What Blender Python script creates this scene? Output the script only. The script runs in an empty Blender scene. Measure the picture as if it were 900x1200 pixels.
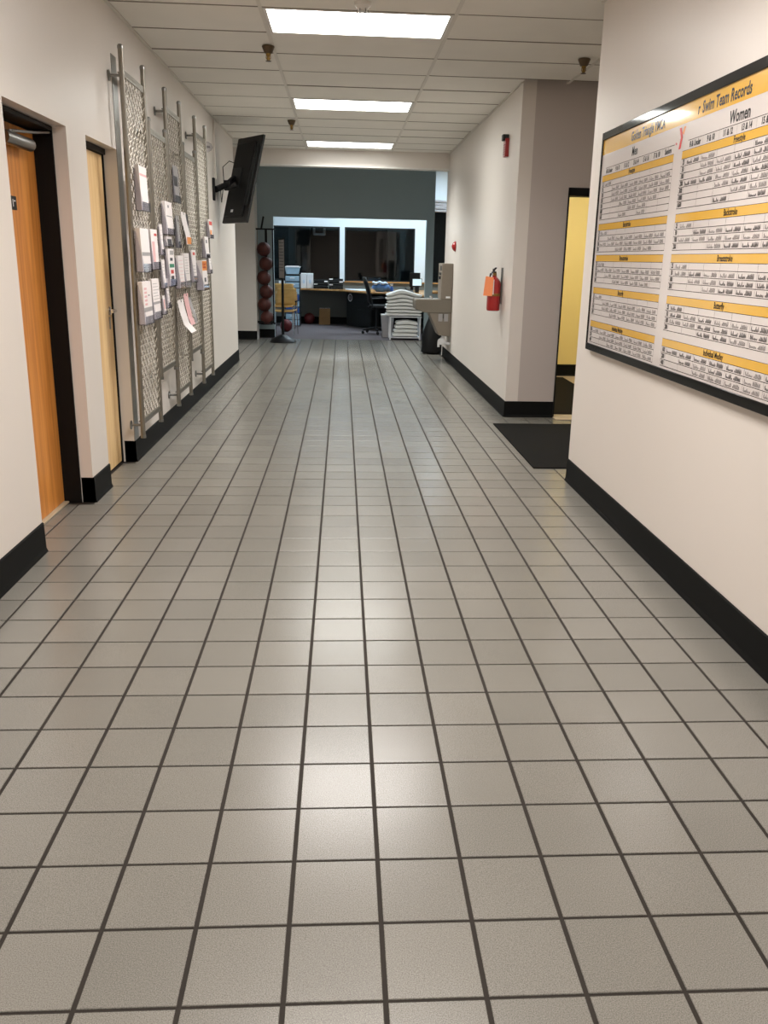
import bpy, math, random
from mathutils import Vector, Matrix
random.seed(11)
SC = bpy.context.scene
COL = SC.collection
# ------------------------------------------------------------------ camera
CAM = Vector((0.9229, -1.324, 1.421))
RX = Vector((0.9982, -0.0565, 0.0208)); UY = Vector((-0.0049, 0.2694, 0.963)); FW = Vector((0.06, 0.9614, -0.2686))
FPX, PPX, PPY = 978.748, 458.733, 576.239
cd = bpy.data.cameras.new('camera'); cam = bpy.data.objects.new('camera', cd); COL.objects.link(cam)
M = Matrix((RX, UY, -FW)).transposed().to_4x4(); M.translation = CAM
cam.matrix_world = M
cd.sensor_fit = 'VERTICAL'; cd.sensor_height = 24.0; cd.lens = FPX * 24.0 / 1200.0
cd.shift_x = -(PPX - 450) / 1200.0; cd.shift_y = (PPY - 600) / 1200.0
cd.clip_start = 0.05; cd.clip_end = 100
SC.camera = cam
def px_of(p):
    d = Vector(p) - CAM; z = d.dot(FW)
    return (PPX + FPX * d.dot(RX) / z, PPY - FPX * d.dot(UY) / z, z)
# ------------------------------------------------------------------ world, exposure, lamp strengths
w = bpy.data.worlds.new('world'); SC.world = w; w.use_nodes = True
w.node_tree.nodes['Background'].inputs[0].default_value = (0.02, 0.025, 0.03, 1)
w.node_tree.nodes['Background'].inputs[1].default_value = 0.3
SC.view_settings.view_transform = 'Standard'; SC.view_settings.look = 'None'
SC.view_settings.gamma = 1.0; SC.view_settings.exposure = 1.68; SC.view_settings.use_curve_mapping = False
HALL_E = {-11: 8.5, -6: 9.5, -1: 8.8, 4: 6.4, 9: 6.4}; OFFICE_E = 12.5; YELLOW_E = 5.5
LENS_E = {-11: 4.2, -6: 4.2, -1: 4.6, 4: 5.2, 9: 1.8}; LAMP_F = {-11: 1.25, -6: 1.25, -1: 1.2, 4: 1.0, 9: 3.0}
HALL_C = {-11: (1, .95, .91), -6: (1, .95, .91), -1: (1, .97, .94), 4: (1, 1.02, .98), 9: (1, 1.02, .99)}; OFFICE_C = (0.72, 0.88, 1.0)

# ------------------------------------------------------------------ helpers
def lin(c):
    return tuple(((v / 255) / 12.92 if v / 255 <= .04045 else ((v / 255 + .055) / 1.055) ** 2.4) for v in c) + (1,)
MATS = {}
def mat(name, rgb, rough=.5, metal=0, var=.06, scale=25, bump=0, bscale=200, emit=0, ecol=None, spec=.5, alpha=1, coat=0):
    m = bpy.data.materials.new(name); m.use_nodes = True; nt = m.node_tree; b = nt.nodes['Principled BSDF']
    c = lin(rgb)
    geo = nt.nodes.new('ShaderNodeNewGeometry')
    n = nt.nodes.new('ShaderNodeTexNoise'); n.inputs['Scale'].default_value = scale; n.inputs['Detail'].default_value = 4
    nt.links.new(geo.outputs['Position'], n.inputs['Vector'])
    mx = nt.nodes.new('ShaderNodeMix'); mx.data_type = 'RGBA'
    mx.inputs['A'].default_value = tuple(v * (1 - var) for v in c[:3]) + (1,)
    mx.inputs['B'].default_value = tuple(min(1, v * (1 + var)) for v in c[:3]) + (1,)
    nt.links.new(n.outputs['Fac'], mx.inputs['Factor']); nt.links.new(mx.outputs['Result'], b.inputs['Base Color'])
    b.inputs['Roughness'].default_value = rough; b.inputs['Metallic'].default_value = metal
    b.inputs['Specular IOR Level'].default_value = spec; b.inputs['Alpha'].default_value = alpha
    b.inputs['Coat Weight'].default_value = coat; b.inputs['Coat Roughness'].default_value = .07
    if bump:
        n2 = nt.nodes.new('ShaderNodeTexNoise'); n2.inputs['Scale'].default_value = bscale; n2.inputs['Detail'].default_value = 3
        nt.links.new(geo.outputs['Position'], n2.inputs['Vector'])
        bp = nt.nodes.new('ShaderNodeBump'); bp.inputs['Strength'].default_value = bump; bp.inputs['Distance'].default_value = .002
        nt.links.new(n2.outputs['Fac'], bp.inputs['Height']); nt.links.new(bp.outputs['Normal'], b.inputs['Normal'])
    if emit:
        b.inputs['Emission Color'].default_value = (ecol or c[:3]) + (1,) if len(ecol or c[:3]) == 3 else ecol
        b.inputs['Emission Strength'].default_value = emit
    MATS[name] = m
    return m

class MB:
    def __init__(s): s.v = []; s.f = []
    def add(s, vs, fs):
        o = len(s.v); s.v += [tuple(v) for v in vs]; s.f += [tuple(i + o for i in f) for f in fs]; return s
    def box(s, x0, x1, y0, y1, z0, z1):
        vs = [(x, y, z) for z in (z0, z1) for y in (y0, y1) for x in (x0, x1)]
        return s.add(vs, [(0, 2, 3, 1), (4, 5, 7, 6), (0, 1, 5, 4), (2, 6, 7, 3), (0, 4, 6, 2), (1, 3, 7, 5)])
    def obox(s, c, size, rot=None):
        R = rot or Matrix.Identity(3); c = Vector(c)
        vs = [c + R @ Vector((sx * size[0] / 2, sy * size[1] / 2, sz * size[2] / 2)) for sz in (-1, 1) for sy in (-1, 1) for sx in (-1, 1)]
        return s.add(vs, [(0, 2, 3, 1), (4, 5, 7, 6), (0, 1, 5, 4), (2, 6, 7, 3), (0, 4, 6, 2), (1, 3, 7, 5)])
    def tube(s, pts, r, n=8, closed=False):
        pts = [Vector(p) for p in pts]; N = len(pts); rr = r if isinstance(r, (list, tuple)) else [r] * N
        base = len(s.v); prev = None
        for i, p in enumerate(pts):
            if closed: t = (pts[(i + 1) % N] - pts[i - 1]).normalized()
            else: t = (pts[min(i + 1, N - 1)] - pts[max(i - 1, 0)]).normalized()
            if prev is None:
                a = Vector((0, 0, 1)) if abs(t.z) < .9 else Vector((1, 0, 0)); u = t.cross(a).normalized()
            else: u = (prev - t * prev.dot(t)).normalized()
            prev = u; v = t.cross(u)
            for k in range(n):
                an = 2 * math.pi * k / n; s.v.append(tuple(p + (u * math.cos(an) + v * math.sin(an)) * rr[i]))
        for i in range(N if closed else N - 1):
            for k in range(n):
                a = base + i * n + k; b = base + i * n + (k + 1) % n; j = (i + 1) % N
                s.f.append((a, b, base + j * n + (k + 1) % n, base + j * n + k))
        if not closed:
            s.f.append(tuple(base + k for k in reversed(range(n)))); s.f.append(tuple(base + (N - 1) * n + k for k in range(n)))
        return s
    def lathe(s, prof, c=(0, 0, 0), n=24, axis='z'):
        base = len(s.v); c = Vector(c)
        for r, h in prof:
            for k in range(n):
                a = 2 * math.pi * k / n; x, y = r * math.cos(a), r * math.sin(a)
                p = {'z': (x, y, h), 'x': (h, x, y), 'y': (y, h, x)}[axis]; s.v.append(tuple(c + Vector(p)))
        for i in range(len(prof) - 1):
            for k in range(n):
                a = base + i * n + k; b = base + i * n + (k + 1) % n; s.f.append((a, b, b + n, a + n))
        s.f.append(tuple(base + k for k in reversed(range(n)))); o = base + (len(prof) - 1) * n
        s.f.append(tuple(o + k for k in range(n))); return s
    def prism(s, poly, h0, h1, axis='z'):
        n = len(poly)
        f = {'z': lambda a, b, h: (a, b, h), 'y': lambda a, b, h: (a, h, b), 'x': lambda a, b, h: (h, a, b)}[axis]
        vs = [f(a, b, h0) for a, b in poly] + [f(a, b, h1) for a, b in poly]
        return s.add(vs, [tuple(reversed(range(n))), tuple(range(n, 2 * n))] + [(i, (i + 1) % n, n + (i + 1) % n, n + i) for i in range(n)])
    def sphere(s, c, r, n=20, m=12, sc=(1, 1, 1)):
        pr = [(max(1e-4, math.sin(math.pi * i / m)), -math.cos(math.pi * i / m)) for i in range(m + 1)]
        b = len(s.v); s.lathe(pr, n=n)
        for i in range(b, len(s.v)):
            v = s.v[i]; s.v[i] = (c[0] + v[0] * r * sc[0], c[1] + v[1] * r * sc[1], c[2] + v[2] * r * sc[2])
        return s
    def build(s, name, m, parent=None, bev=0, smooth=True, seg=2):
        me = bpy.data.meshes.new(name); off = ORG.get(parent.name, Vector()) if parent else ORIG[0]
        me.from_pydata([tuple(Vector(v) - off) for v in s.v], [], s.f); me.update()
        import bmesh
        bm = bmesh.new(); bm.from_mesh(me); bmesh.ops.recalc_face_normals(bm, faces=bm.faces); bm.to_mesh(me); bm.free()
        if smooth:
            for p in me.polygons: p.use_smooth = True
            me.set_sharp_from_angle(angle=math.radians(38))
        o = bpy.data.objects.new(name, me); COL.objects.link(o)
        me.materials.append(MATS[m] if isinstance(m, str) else m)
        if parent: o.parent = parent
        else: o.location = off
        ORG[o.name] = off
        if bev:
            bv = o.modifiers.new('bevel', 'BEVEL'); bv.width = bev; bv.segments = seg; bv.limit_method = 'ANGLE'; bv.harden_normals = False
        return o
ORG = {}; ORIG = [Vector()]
def at(x, y, z=0): ORIG[0] = Vector((x, y, z))
def tag(o, label, cat, group=None, kind=None):
    o['label'] = label; o['category'] = cat
    if group: o['group'] = group
    if kind: o['kind'] = kind
    return o
def thing(name, loc, label, cat, group=None, kind=None):
    o = bpy.data.objects.new(name, None); COL.objects.link(o); o.location = loc; o.empty_display_size = .1
    ORG[o.name] = Vector(loc); return tag(o, label, cat, group, kind)
def struct(mb, name, m, label, cat='wall', bev=0):
    at(0, 0, 0); return tag(mb.build(name, m, None, bev, smooth=False), label, cat, kind='structure')
def dup(o, delta, parent=None):
    c = o.copy(); COL.objects.link(c); c.parent = parent
    if parent is None: c.location = Vector(o.location) + Vector(delta)
    for ch in list(o.children): dup(ch, delta, c)
    return c
RZ = lambda a: Matrix.Rotation(a, 3, 'Z')

# ------------------------------------------------------------------ materials
mat('wall_paint', (222, 214, 206), .38, var=.025, scale=1.5, bump=.08, bscale=350)
mat('wall_grey', (148, 163, 166), .5, var=.03, scale=2, bump=.06, bscale=350)
mat('wall_office', (214, 222, 226), .5, var=.02, scale=2)
mat('wall_lower_shade', (104, 108, 104), .6, var=.03, scale=2)  # office wall darkened: the counter's shadow is put into the colour
mat('wall_alcove_shade', (190, 180, 174), .45, var=.02, scale=1.5)  # greyer copy of wall_paint, with the alcove's shade put into the colour
mat('wall_yellow', (238, 218, 146), .5, var=.02, scale=2)
mat('rubber_base', (12, 13, 13), .62, var=.2, scale=8, spec=.15)
mat('ceiling_tile', (232, 228, 220), .85, var=.05, scale=3, bump=.25, bscale=260)
mat('ceiling_bar', (214, 209, 200), .5, var=.04, scale=6)
mat('plenum', (30, 30, 30), .9)
mat('grout', (36, 29, 22), .85, var=.2, scale=30)
mat('ceiling_tee', (128, 118, 106), .6, var=.2, scale=2)
mat('light_frame', (225, 222, 216), .4)
mat('steel', (142, 141, 138), .28, metal=1, var=.06, scale=12)
mat('galvanised', (142, 137, 127), .4, metal=.85, var=.12, scale=30)
mat('mesh_wire', (184, 177, 164), .5, metal=.3, var=.1, scale=30)
mat('chrome', (210, 210, 212), .15, metal=1)
mat('black_plastic', (12, 12, 13), .45, var=.1, spec=.35)
mat('black_satin', (9, 9, 10), .55, var=.1, spec=.3)
mat('black_frame', (7, 7, 8), .55, var=.1, spec=.25)
mat('dark_grey', (34, 37, 37), .5, var=.08, spec=.35)
mat('white_plastic', (228, 228, 230), .4)
mat('white_paper', (236, 228, 226), .6, var=.03, scale=60)
mat('carpet', (92, 84, 86), .95, var=.18, scale=300, bump=.5, bscale=500)
mat('outside', (38, 44, 50), .9, var=.25, scale=.8)
mat('outside_column', (92, 100, 100), .9)
mat('mat_rubber', (19, 18, 16), .95, var=.2, scale=260, bump=.3, bscale=400, spec=.15)
mat('towel', (242, 241, 236), .95, var=.05, scale=40, bump=.6, bscale=400)
mat('cardboard', (168, 128, 84), .8, var=.06)
mat('ball_rubber', (84, 38, 30), .6, var=.12, scale=60, bump=.3, bscale=500)
mat('ball_red', (104, 30, 32), .6, var=.12, scale=60, bump=.3, bscale=500)
mat('ball_seam', (16, 12, 12), .6)
mat('red_enamel', (158, 18, 20), .28, var=.05, coat=.4)
mat('orange_tag', (255, 150, 96), .6)
mat('brass', (150, 120, 70), .35, metal=1)
mat('sprinkler_metal', (92, 78, 62), .4, metal=.8)
mat('fountain_steel', (124, 117, 106), .38, metal=.35, var=.05)
mat('fountain_panel', (128, 118, 106), .5, var=.05)
mat('clear_blue', (176, 206, 226), .25, var=.1, alpha=.8)
mat('blue_plastic', (48, 84, 150), .35)
mat('blue_cloth', (84, 124, 176), .8, var=.25, scale=14)
mat('light_cloth', (200, 216, 234), .8, var=.1)
mat('board_white', (226, 217, 213), .22, var=.01, coat=1)
mat('board_yellow', (232, 180, 60), .22, var=.02, coat=1)
mat('board_frame', (8, 8, 8), .6, spec=.12, coat=.5)
mat('ink', (22, 20, 22), .25)
mat('pen', (52, 48, 52), .25)
mat('red_ink', (200, 40, 44), .25)
mat('orange_ink', (232, 150, 92), .25)
mat('print_red', (206, 60, 48), .5); mat('print_green', (44, 130, 96), .5); mat('print_dark', (46, 42, 46), .5)
mat('print_orange', (238, 150, 70), .5); mat('print_pink', (226, 178, 178), .6); mat('print_grey', (160, 156, 156), .6)
mat('screen_lit', (210, 235, 240), .4, emit=.22, ecol=(.62, .85, .95))
mat('threshold', (176, 160, 134), .5)
mat('door_edge_metal', (120, 120, 118), .4, metal=1)

for n_ in ('board_white', 'board_yellow', 'board_frame'): MATS[n_].node_tree.nodes['Principled BSDF'].inputs['Coat IOR'].default_value = 1.75
def wood(name, c1, c2, rough=.4, ax=2, sc=5):
    m = bpy.data.materials.new(name); m.use_nodes = True; nt = m.node_tree; b = nt.nodes['Principled BSDF']
    geo = nt.nodes.new('ShaderNodeNewGeometry'); mp = nt.nodes.new('ShaderNodeMapping')
    s = [sc * 5] * 3; s[ax] = sc * .25; mp.inputs['Scale'].default_value = s
    n = nt.nodes.new('ShaderNodeTexNoise'); n.inputs['Scale'].default_value = 1.0; n.inputs['Detail'].default_value = 6; n.inputs['Distortion'].default_value = .8
    r = nt.nodes.new('ShaderNodeValToRGB'); r.color_ramp.elements[0].position = .35; r.color_ramp.elements[1].position = .65
    r.color_ramp.elements[0].color = lin(c1); r.color_ramp.elements[1].color = lin(c2)
    nt.links.new(geo.outputs['Position'], mp.inputs[0]); nt.links.new(mp.outputs[0], n.inputs['Vector'])
    nt.links.new(n.outputs['Fac'], r.inputs[0]); nt.links.new(r.outputs[0], b.inputs['Base Color'])
    b.inputs['Roughness'].default_value = rough; MATS[name] = m
wood('orange_wood', (192, 120, 52), (220, 148, 72), .38)
wood('maple_wood', (222, 184, 128), (238, 204, 150), .4)
wood('counter_wood', (176, 128, 76), (204, 156, 100), .22, ax=0)
wood('chair_wood', (196, 152, 84), (216, 172, 100), .35, ax=0, sc=3)

def glass(name, tint=(.9, .95, .97), base=.045):
    m = bpy.data.materials.new(name); m.use_nodes = True; nt = m.node_tree; nt.nodes.clear(); L = nt.links.new
    o = nt.nodes.new('ShaderNodeOutputMaterial'); t = nt.nodes.new('ShaderNodeBsdfTransparent'); g = nt.nodes.new('ShaderNodeBsdfGlossy')
    f = nt.nodes.new('ShaderNodeLayerWeight'); f.inputs[0].default_value = .5; pw = nt.nodes.new('ShaderNodeMath'); pw.operation = 'POWER'; pw.inputs[1].default_value = 4
    mr = nt.nodes.new('ShaderNodeMapRange'); mr.inputs[3].default_value = base; mr.inputs[4].default_value = .9
    x = nt.nodes.new('ShaderNodeMixShader'); t.inputs[0].default_value = tint + (1,); g.inputs['Roughness'].default_value = .03
    L(f.outputs['Facing'], pw.inputs[0]); L(pw.outputs[0], mr.inputs[0]); L(mr.outputs[0], x.inputs[0])
    L(t.outputs[0], x.inputs[1]); L(g.outputs[0], x.inputs[2]); L(x.outputs[0], o.inputs[0]); MATS[name] = m
glass('window_glass', (.55, .6, .62)); glass('acrylic', (.88, .88, .91), .06)

def floor_tile_mat():
    m = bpy.data.materials.new('floor_tile'); m.use_nodes = True; nt = m.node_tree; b = nt.nodes['Principled BSDF']; L = nt.links.new
    geo = nt.nodes.new('ShaderNodeNewGeometry')
    sc = nt.nodes.new('ShaderNodeVectorMath'); sc.operation = 'SCALE'; sc.inputs['Scale'].default_value = 1 / .2032
    fl = nt.nodes.new('ShaderNodeVectorMath'); fl.operation = 'FLOOR'
    wn = nt.nodes.new('ShaderNodeTexWhiteNoise'); wn.noise_dimensions = '2D'
    L(geo.outputs['Position'], sc.inputs[0]); L(sc.outputs[0], fl.inputs[0]); L(fl.outputs[0], wn.inputs['Vector'])
    sp = nt.nodes.new('ShaderNodeTexNoise'); sp.inputs['Scale'].default_value = 420; sp.inputs['Detail'].default_value = 3
    L(geo.outputs['Position'], sp.inputs['Vector'])
    st = nt.nodes.new('ShaderNodeMapping'); st.inputs['Scale'].default_value = (160, 14, 1)
    L(geo.outputs['Position'], st.inputs[0])
    ns = nt.nodes.new('ShaderNodeTexNoise'); ns.inputs['Scale'].default_value = 1.0; ns.inputs['Detail'].default_value = 5; L(st.outputs[0], ns.inputs['Vector'])
    big = nt.nodes.new('ShaderNodeTexNoise'); big.inputs['Scale'].default_value = 1.3; big.inputs['Detail'].default_value = 3; L(geo.outputs['Position'], big.inputs['Vector'])
    r = nt.nodes.new('ShaderNodeValToRGB'); r.color_ramp.elements[0].position = .3; r.color_ramp.elements[1].position = .7
    r.color_ramp.elements[0].color = lin((98, 95, 89)); r.color_ramp.elements[1].color = lin((142, 139, 131)); L(sp.outputs['Fac'], r.inputs[0])
    mr = nt.nodes.new('ShaderNodeMapRange'); mr.inputs[3].default_value = .93; mr.inputs[4].default_value = 1.06; L(wn.outputs['Value'], mr.inputs[0])
    mb = nt.nodes.new('ShaderNodeMapRange'); mb.inputs[1].default_value = .3; mb.inputs[2].default_value = .7; mb.inputs[3].default_value = .94; mb.inputs[4].default_value = 1.05; L(big.outputs['Fac'], mb.inputs[0])
    mu = nt.nodes.new('ShaderNodeMath'); mu.operation = 'MULTIPLY'; L(mr.outputs[0], mu.inputs[0]); L(mb.outputs[0], mu.inputs[1])
    vm = nt.nodes.new('ShaderNodeVectorMath'); vm.operation = 'SCALE'; L(r.outputs[0], vm.inputs[0]); L(mu.outputs[0], vm.inputs['Scale'])
    L(vm.outputs[0], b.inputs['Base Color'])
    rr = nt.nodes.new('ShaderNodeMapRange'); rr.inputs[1].default_value = .3; rr.inputs[2].default_value = .7; rr.inputs[3].default_value = .225; rr.inputs[4].default_value = .265
    L(ns.outputs['Fac'], rr.inputs[0]); L(rr.outputs[0], b.inputs['Roughness'])
    b.inputs['Specular IOR Level'].default_value = .5
    bp = nt.nodes.new('ShaderNodeBump'); bp.inputs['Strength'].default_value = .05; bp.inputs['Distance'].default_value = .001
    L(sp.outputs['Fac'], bp.inputs['Height']); L(bp.outputs['Normal'], b.inputs['Normal'])
    MATS['floor_tile'] = m
floor_tile_mat()

# ------------------------------------------------------------------ setting
XL, XR, XF = -.53, 2.45, 2.462
ZC, LZ = 2.896, 3.3
D1, D2 = (2.64, 3.50), (3.85, 4.52)
wl = MB()
wl.box(-.80, XL, -4.5, D1[0], 0, 2.95).box(-.80, XL, D1[1], D2[0], 0, 2.95).box(-.80, XL, D2[1], 10.62, 0, 2.95)
wl.box(-.80, XL, D1[0], D1[1], 2.055, 2.95).box(-.80, XL, D2[0], D2[1], 2.06, 2.95)
wl.box(-4, -.80, 10.44, 10.62, 0, 2.95)
struct(wl, 'wall_left', 'wall_paint', 'off-white painted left corridor wall with two recessed doors')
wr = MB().box(XR, 2.65, -4.5, 4.08, 0, 2.95).box(2.65, 4.5, 3.9, 4.08, 0, 2.95)
struct(wr, 'wall_right', 'wall_paint', 'off-white near right wall that carries the record board')
struct(MB().box(XF, 2.58, 6.42, 11.68, 0, 2.95), 'wall_right_beyond_alcove', 'wall_paint', 'off-white far right corridor wall behind the fire extinguisher')
DR = (2.92, 3.86)
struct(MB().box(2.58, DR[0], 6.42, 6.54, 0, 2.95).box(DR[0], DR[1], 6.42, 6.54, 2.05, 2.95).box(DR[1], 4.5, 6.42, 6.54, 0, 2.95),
       'wall_alcove', 'wall_alcove_shade', 'alcove wall with shade painted into its grey colour, beside the black door frame')
struct(MB().box(4.3, 4.5, 4.08, 6.42, 0, 2.95), 'wall_alcove_right', 'wall_paint', 'end wall of the alcove, hidden round the corner')
struct(MB().box(-.8, 2.65, -4.7, -4.5, 0, 2.95), 'wall_back', 'wall_paint', 'corridor end wall behind the viewpoint')
struct(MB().box(2.58, 5.0, 9.4, 9.52, 0, 2.95).box(4.9, 5.0, 6.54, 9.4, 0, 2.95).box(2.58, 2.6, 6.54, 9.4, 0, 2.95), 'wall_yellow_room', 'wall_yellow', 'yellow painted wall seen through the black-framed doorway')
struct(MB().box(2.58, 4.6, 11.5, 11.68, 0, 3.3), 'wall_lobby_near', 'wall_paint', 'lobby wall behind the right corridor wall')
struct(MB().box(-4.1, -4, 10.44, 14.1, 0, 3.3), 'wall_lobby_left', 'wall_grey', 'far left lobby wall, out of sight')
struct(MB().box(4.5, 4.6, 11.68, 17.9, 0, 3.3), 'wall_lobby_right', 'wall_office', 'right end wall of the office')
OP = (-.29, 2.41)
struct(MB().box(-4, OP[0], 14.1, 14.22, 0, LZ).box(OP[0], OP[1], 14.1, 14.22, 2.09, LZ).box(OP[1], 2.545, 14.1, 14.22, 0, LZ).box(2.545, 4.5, 14.1, 14.22, 0, .83),
       'wall_office_front', 'wall_grey', 'grey wall with the wide opening into the lit office')
struct(MB().box(-4, -.565, 13.68, 14.1, 0, LZ), 'wall_lobby_pier', 'wall_paint', 'pale wall pier left of the basketball rack')
WY = 17.6
struct(MB().box(-1.32, -1.2, 14.22, WY, 0, LZ), 'wall_office_left', 'wall_office', 'left side wall inside the office')
ob = MB().box(-1.2, 2.50, WY, WY + .15, 2.06, LZ).box(2.75, 4.5, WY, WY + .15, 2.56, LZ).box(2.50, 2.75, WY, WY + .15, .92, LZ)
struct(ob, 'wall_office_back', 'wall_office', 'white back wall of the office around the dark windows')
struct(MB().box(-1.2, 4.5, WY, WY + .15, 0, .92), 'wall_office_back_lower', 'wall_lower_shade', 'lower back wall under the office windows, counter shadow painted in dark grey')
struct(MB().box(-1.75, 2.58, 11.5, 11.68, 2.68, LZ).box(-4, -1.75, 11.5, 11.68, 2.68, LZ), 'trim_1', 'wall_paint', 'off-white ceiling beam across the end of the corridor', 'beam')
struct(MB().box(-4, 2.462, 11.485, 11.69, 2.672, 2.69), 'trim_2', 'light_frame', 'thin pale strip along the bottom edge of the beam', 'trim')
# floors
GX, GY = .0105, .008; T = .2032
floor = struct(MB().box(-.80, 4.5, -4.5, 13.93, -.1, -.003).box(-4, -.80, 10.62, 13.93, -.1, -.003), 'floor', 'grout', 'grey square floor tiles with dark grout along the corridor', 'floor')
struct(MB().box(-1.2, 4.5, 14.22, WY, -.1, .0).box(OP[0], OP[1], 13.93, 14.22, -.1, .0), 'floor_office', 'carpet', 'mauve-grey carpet on the office floor', 'floor')
struct(MB().box(-4, OP[0], 13.93, 14.1, -.1, 0).box(OP[1], 4.5, 13.93, 14.1, -.1, 0), 'floor_lobby_edge', 'carpet', 'carpet edge under the office wall', 'floor')
struct(MB().box(2.6, 4.9, 6.54, 9.4, -.1, .001), 'floor_yellow_room', 'threshold', 'pale floor of the room behind the black-framed doorway', 'floor')
def tile_geo(mb, x0, x1, y0, y1):
    b = .0012
    X0, X1, Y0, Y1 = x0 + GX / 2, x1 - GX / 2, y0 + GY / 2, y1 - GY / 2
    vs = [(X0, Y0, -.004), (X1, Y0, -.004), (X1, Y1, -.004), (X0, Y1, -.004), (X0, Y0, -b), (X1, Y0, -b), (X1, Y1, -b), (X0, Y1, -b),
          (X0 + b, Y0 + b, 0), (X1 - b, Y0 + b, 0), (X1 - b, Y1 - b, 0), (X0 + b, Y1 - b, 0)]
    fs = [(8, 9, 10, 11)] + [(i, (i + 1) % 4, 4 + (i + 1) % 4, 4 + i) for i in range(4)] + [(4 + i, 4 + (i + 1) % 4, 8 + (i + 1) % 4, 8 + i) for i in range(4)]
    mb.add(vs, fs)
def floor_zone(cx, cy):
    """x-range allowed for a tile cell centre"""
    return None
cells = []
for R in range(-22, 69):
    for L in range(-20, 22):
        x0, y0 = L * T, R * T; x1, y1 = x0 + T, y0 + T
        y1 = min(y1, 13.93)
        yc = (y0 + y1) / 2
        lo, hi = -.53, 2.45
        if D1[0] < yc < D1[1]: lo = -.70
        if D2[0] < yc < D2[1]: lo = -.62
        if yc > 10.62: lo = -4
        if 4.08 < yc < 6.42: hi = 4.3
        if yc >= 6.42: hi = 2.462
        if yc > 11.68: hi = 4.5
        a, b = max(x0, lo - .0), min(x1, hi)
        if b - a < .02: continue
        cells.append((L, R, a, b, y0, y1))
def seen(c):
    u, v, z = px_of(((c[2] + c[3]) / 2, (c[4] + c[5]) / 2, 0))
    return z > 0 and -40 < u < 940 and v < 1240 and not (c[3] > 2.46 and c[4] > 4)
front = sorted([c for c in cells if seen(c)], key=lambda c: px_of(((c[2] + c[3]) / 2, (c[4] + c[5]) / 2, 0))[2])[:300]
fs_ = set((c[0], c[1]) for c in front)
proto = None
tb = MB(); tile_geo(tb, 0, T, 0, T)
for c in front:
    full = abs(c[3] - c[2] - T) < 1e-6
    if full:
        if proto is None:
            o = tb.build('floor_tile', 'floor_tile', floor, smooth=False); proto = o.data
        else:
            o = bpy.data.objects.new('floor_tile', proto); COL.objects.link(o); o.parent = floor
        o.location = (c[2], c[4], random.uniform(-.0003, .0003))
    else:
        mb = MB(); tile_geo(mb, c[2], c[3], c[4], c[5]); mb.build('floor_tile', 'floor_tile', floor, smooth=False)
rest = MB()
for c in cells:
    if (c[0], c[1]) not in fs_: tile_geo(rest, *c[2:])
o = rest.build('floor_tiles', 'floor_tile', floor, smooth=False); o['kind'] = 'stuff'; o['label'] = 'smaller grey floor tiles farther down the corridor'

# ceiling
ceil = struct(MB().box(-4, 5.0, -4.5, 11.5, 3.0, 3.05), 'ceiling', 'plenum', 'suspended ceiling of long off-white panels over the corridor', 'ceiling')
struct(MB().box(-4.1, 4.6, 11.5, 17.9, LZ, LZ + .05), 'ceiling_office', 'ceiling_tile', 'high ceiling over the lobby and office', 'ceiling')
Y0C, X0C, TW, TL = 5.0813, .4078, .6096, 1.2192
LIGHTS = {-1: 1, 4: 1, 9: 1, -6: 1, -11: 1}
def cpanel(x0, x1, y0, y1, dz=0, tilt=0):
    mb = MB(); g = .004
    z = ZC + .004 + dz
    mb.add([(x0 + g, y0 + g, z), (x1 - g, y0 + g, z), (x1 - g, y1 - g, z + tilt), (x0 + g, y1 - g, z + tilt), (x0 + g, y0 + g, z + .018), (x1 - g, y0 + g, z + .018), (x1 - g, y1 - g, z + .018 + tilt), (x0 + g, y1 - g, z + .018 + tilt)],
           [(0, 3, 2, 1), (4, 5, 6, 7), (0, 1, 5, 4), (1, 2, 6, 5), (2, 3, 7, 6), (3, 0, 4, 7)])
    o = mb.build('ceiling_panel', 'ceiling_tile', ceil, smooth=False); return o
for j in range(-16, 11):
    ya = Y0C + j * TW; yb = min(ya + TW, 11.5)
    ya = max(ya, -4.5)
    for i in range(-4, 4):
        xa = X0C + i * TL; xb = xa + TL
        ym = (ya + yb) / 2
        lo, hi = XL, XR
        if ym > 10.62: lo = -4
        if 4.08 < ym < 6.42: hi = 4.3
        if ym > 6.42: hi = XF
        xa, xb = max(xa, lo), min(xb, hi)
        if xb - xa < .05: continue
        if i == 0 and j in LIGHTS: continue
        if j == 7 and i == 1: cpanel(xa, xb, ya, yb, dz=.035, tilt=-.033)
        else: cpanel(xa, xb, ya, yb, dz=random.choice([0, 0, 0, .002]), tilt=random.uniform(-.001, .002))
for i in range(-1, 4):
    x = X0C + i * TL
    if x < XL: continue
    y0, y1 = (-4.5, 11.5) if x < XR else (4.08, 6.42)
    if x > 4.3: continue
    MB().box(x - .012, x + .012, y0, y1, ZC, ZC + .025).build('grid_bar', 'ceiling_bar', ceil, smooth=False)
for j in range(-15, 11):
    y = Y0C + j * TW; hi = 4.3 if 4.08 < y < 6.42 else XR
    lo = -4 if y > 10.62 else XL
    MB().box(lo, hi, y - .006, y + .006, ZC + .002, ZC + .025).build('grid_bar', 'ceiling_tee', ceil, smooth=False)
MB().box(XL, XL + .02, -4.5, 10.62, ZC - .004, ZC + .012).build('wall_angle', 'ceiling_bar', ceil, smooth=False)
MB().box(XR - .02, XR, -4.5, 4.08, ZC - .004, ZC + .012).build('wall_angle', 'ceiling_bar', ceil, smooth=False)
MB().box(XF - .02, XF, 6.42, 11.5, ZC - .004, ZC + .012).build('wall_angle', 'ceiling_bar', ceil, smooth=False)
struct(MB().box(2.58, 5.0, 6.54, 9.52, 2.7, 2.75), 'ceiling_yellow_room', 'ceiling_tile', 'ceiling of the yellow room', 'ceiling')

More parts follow.
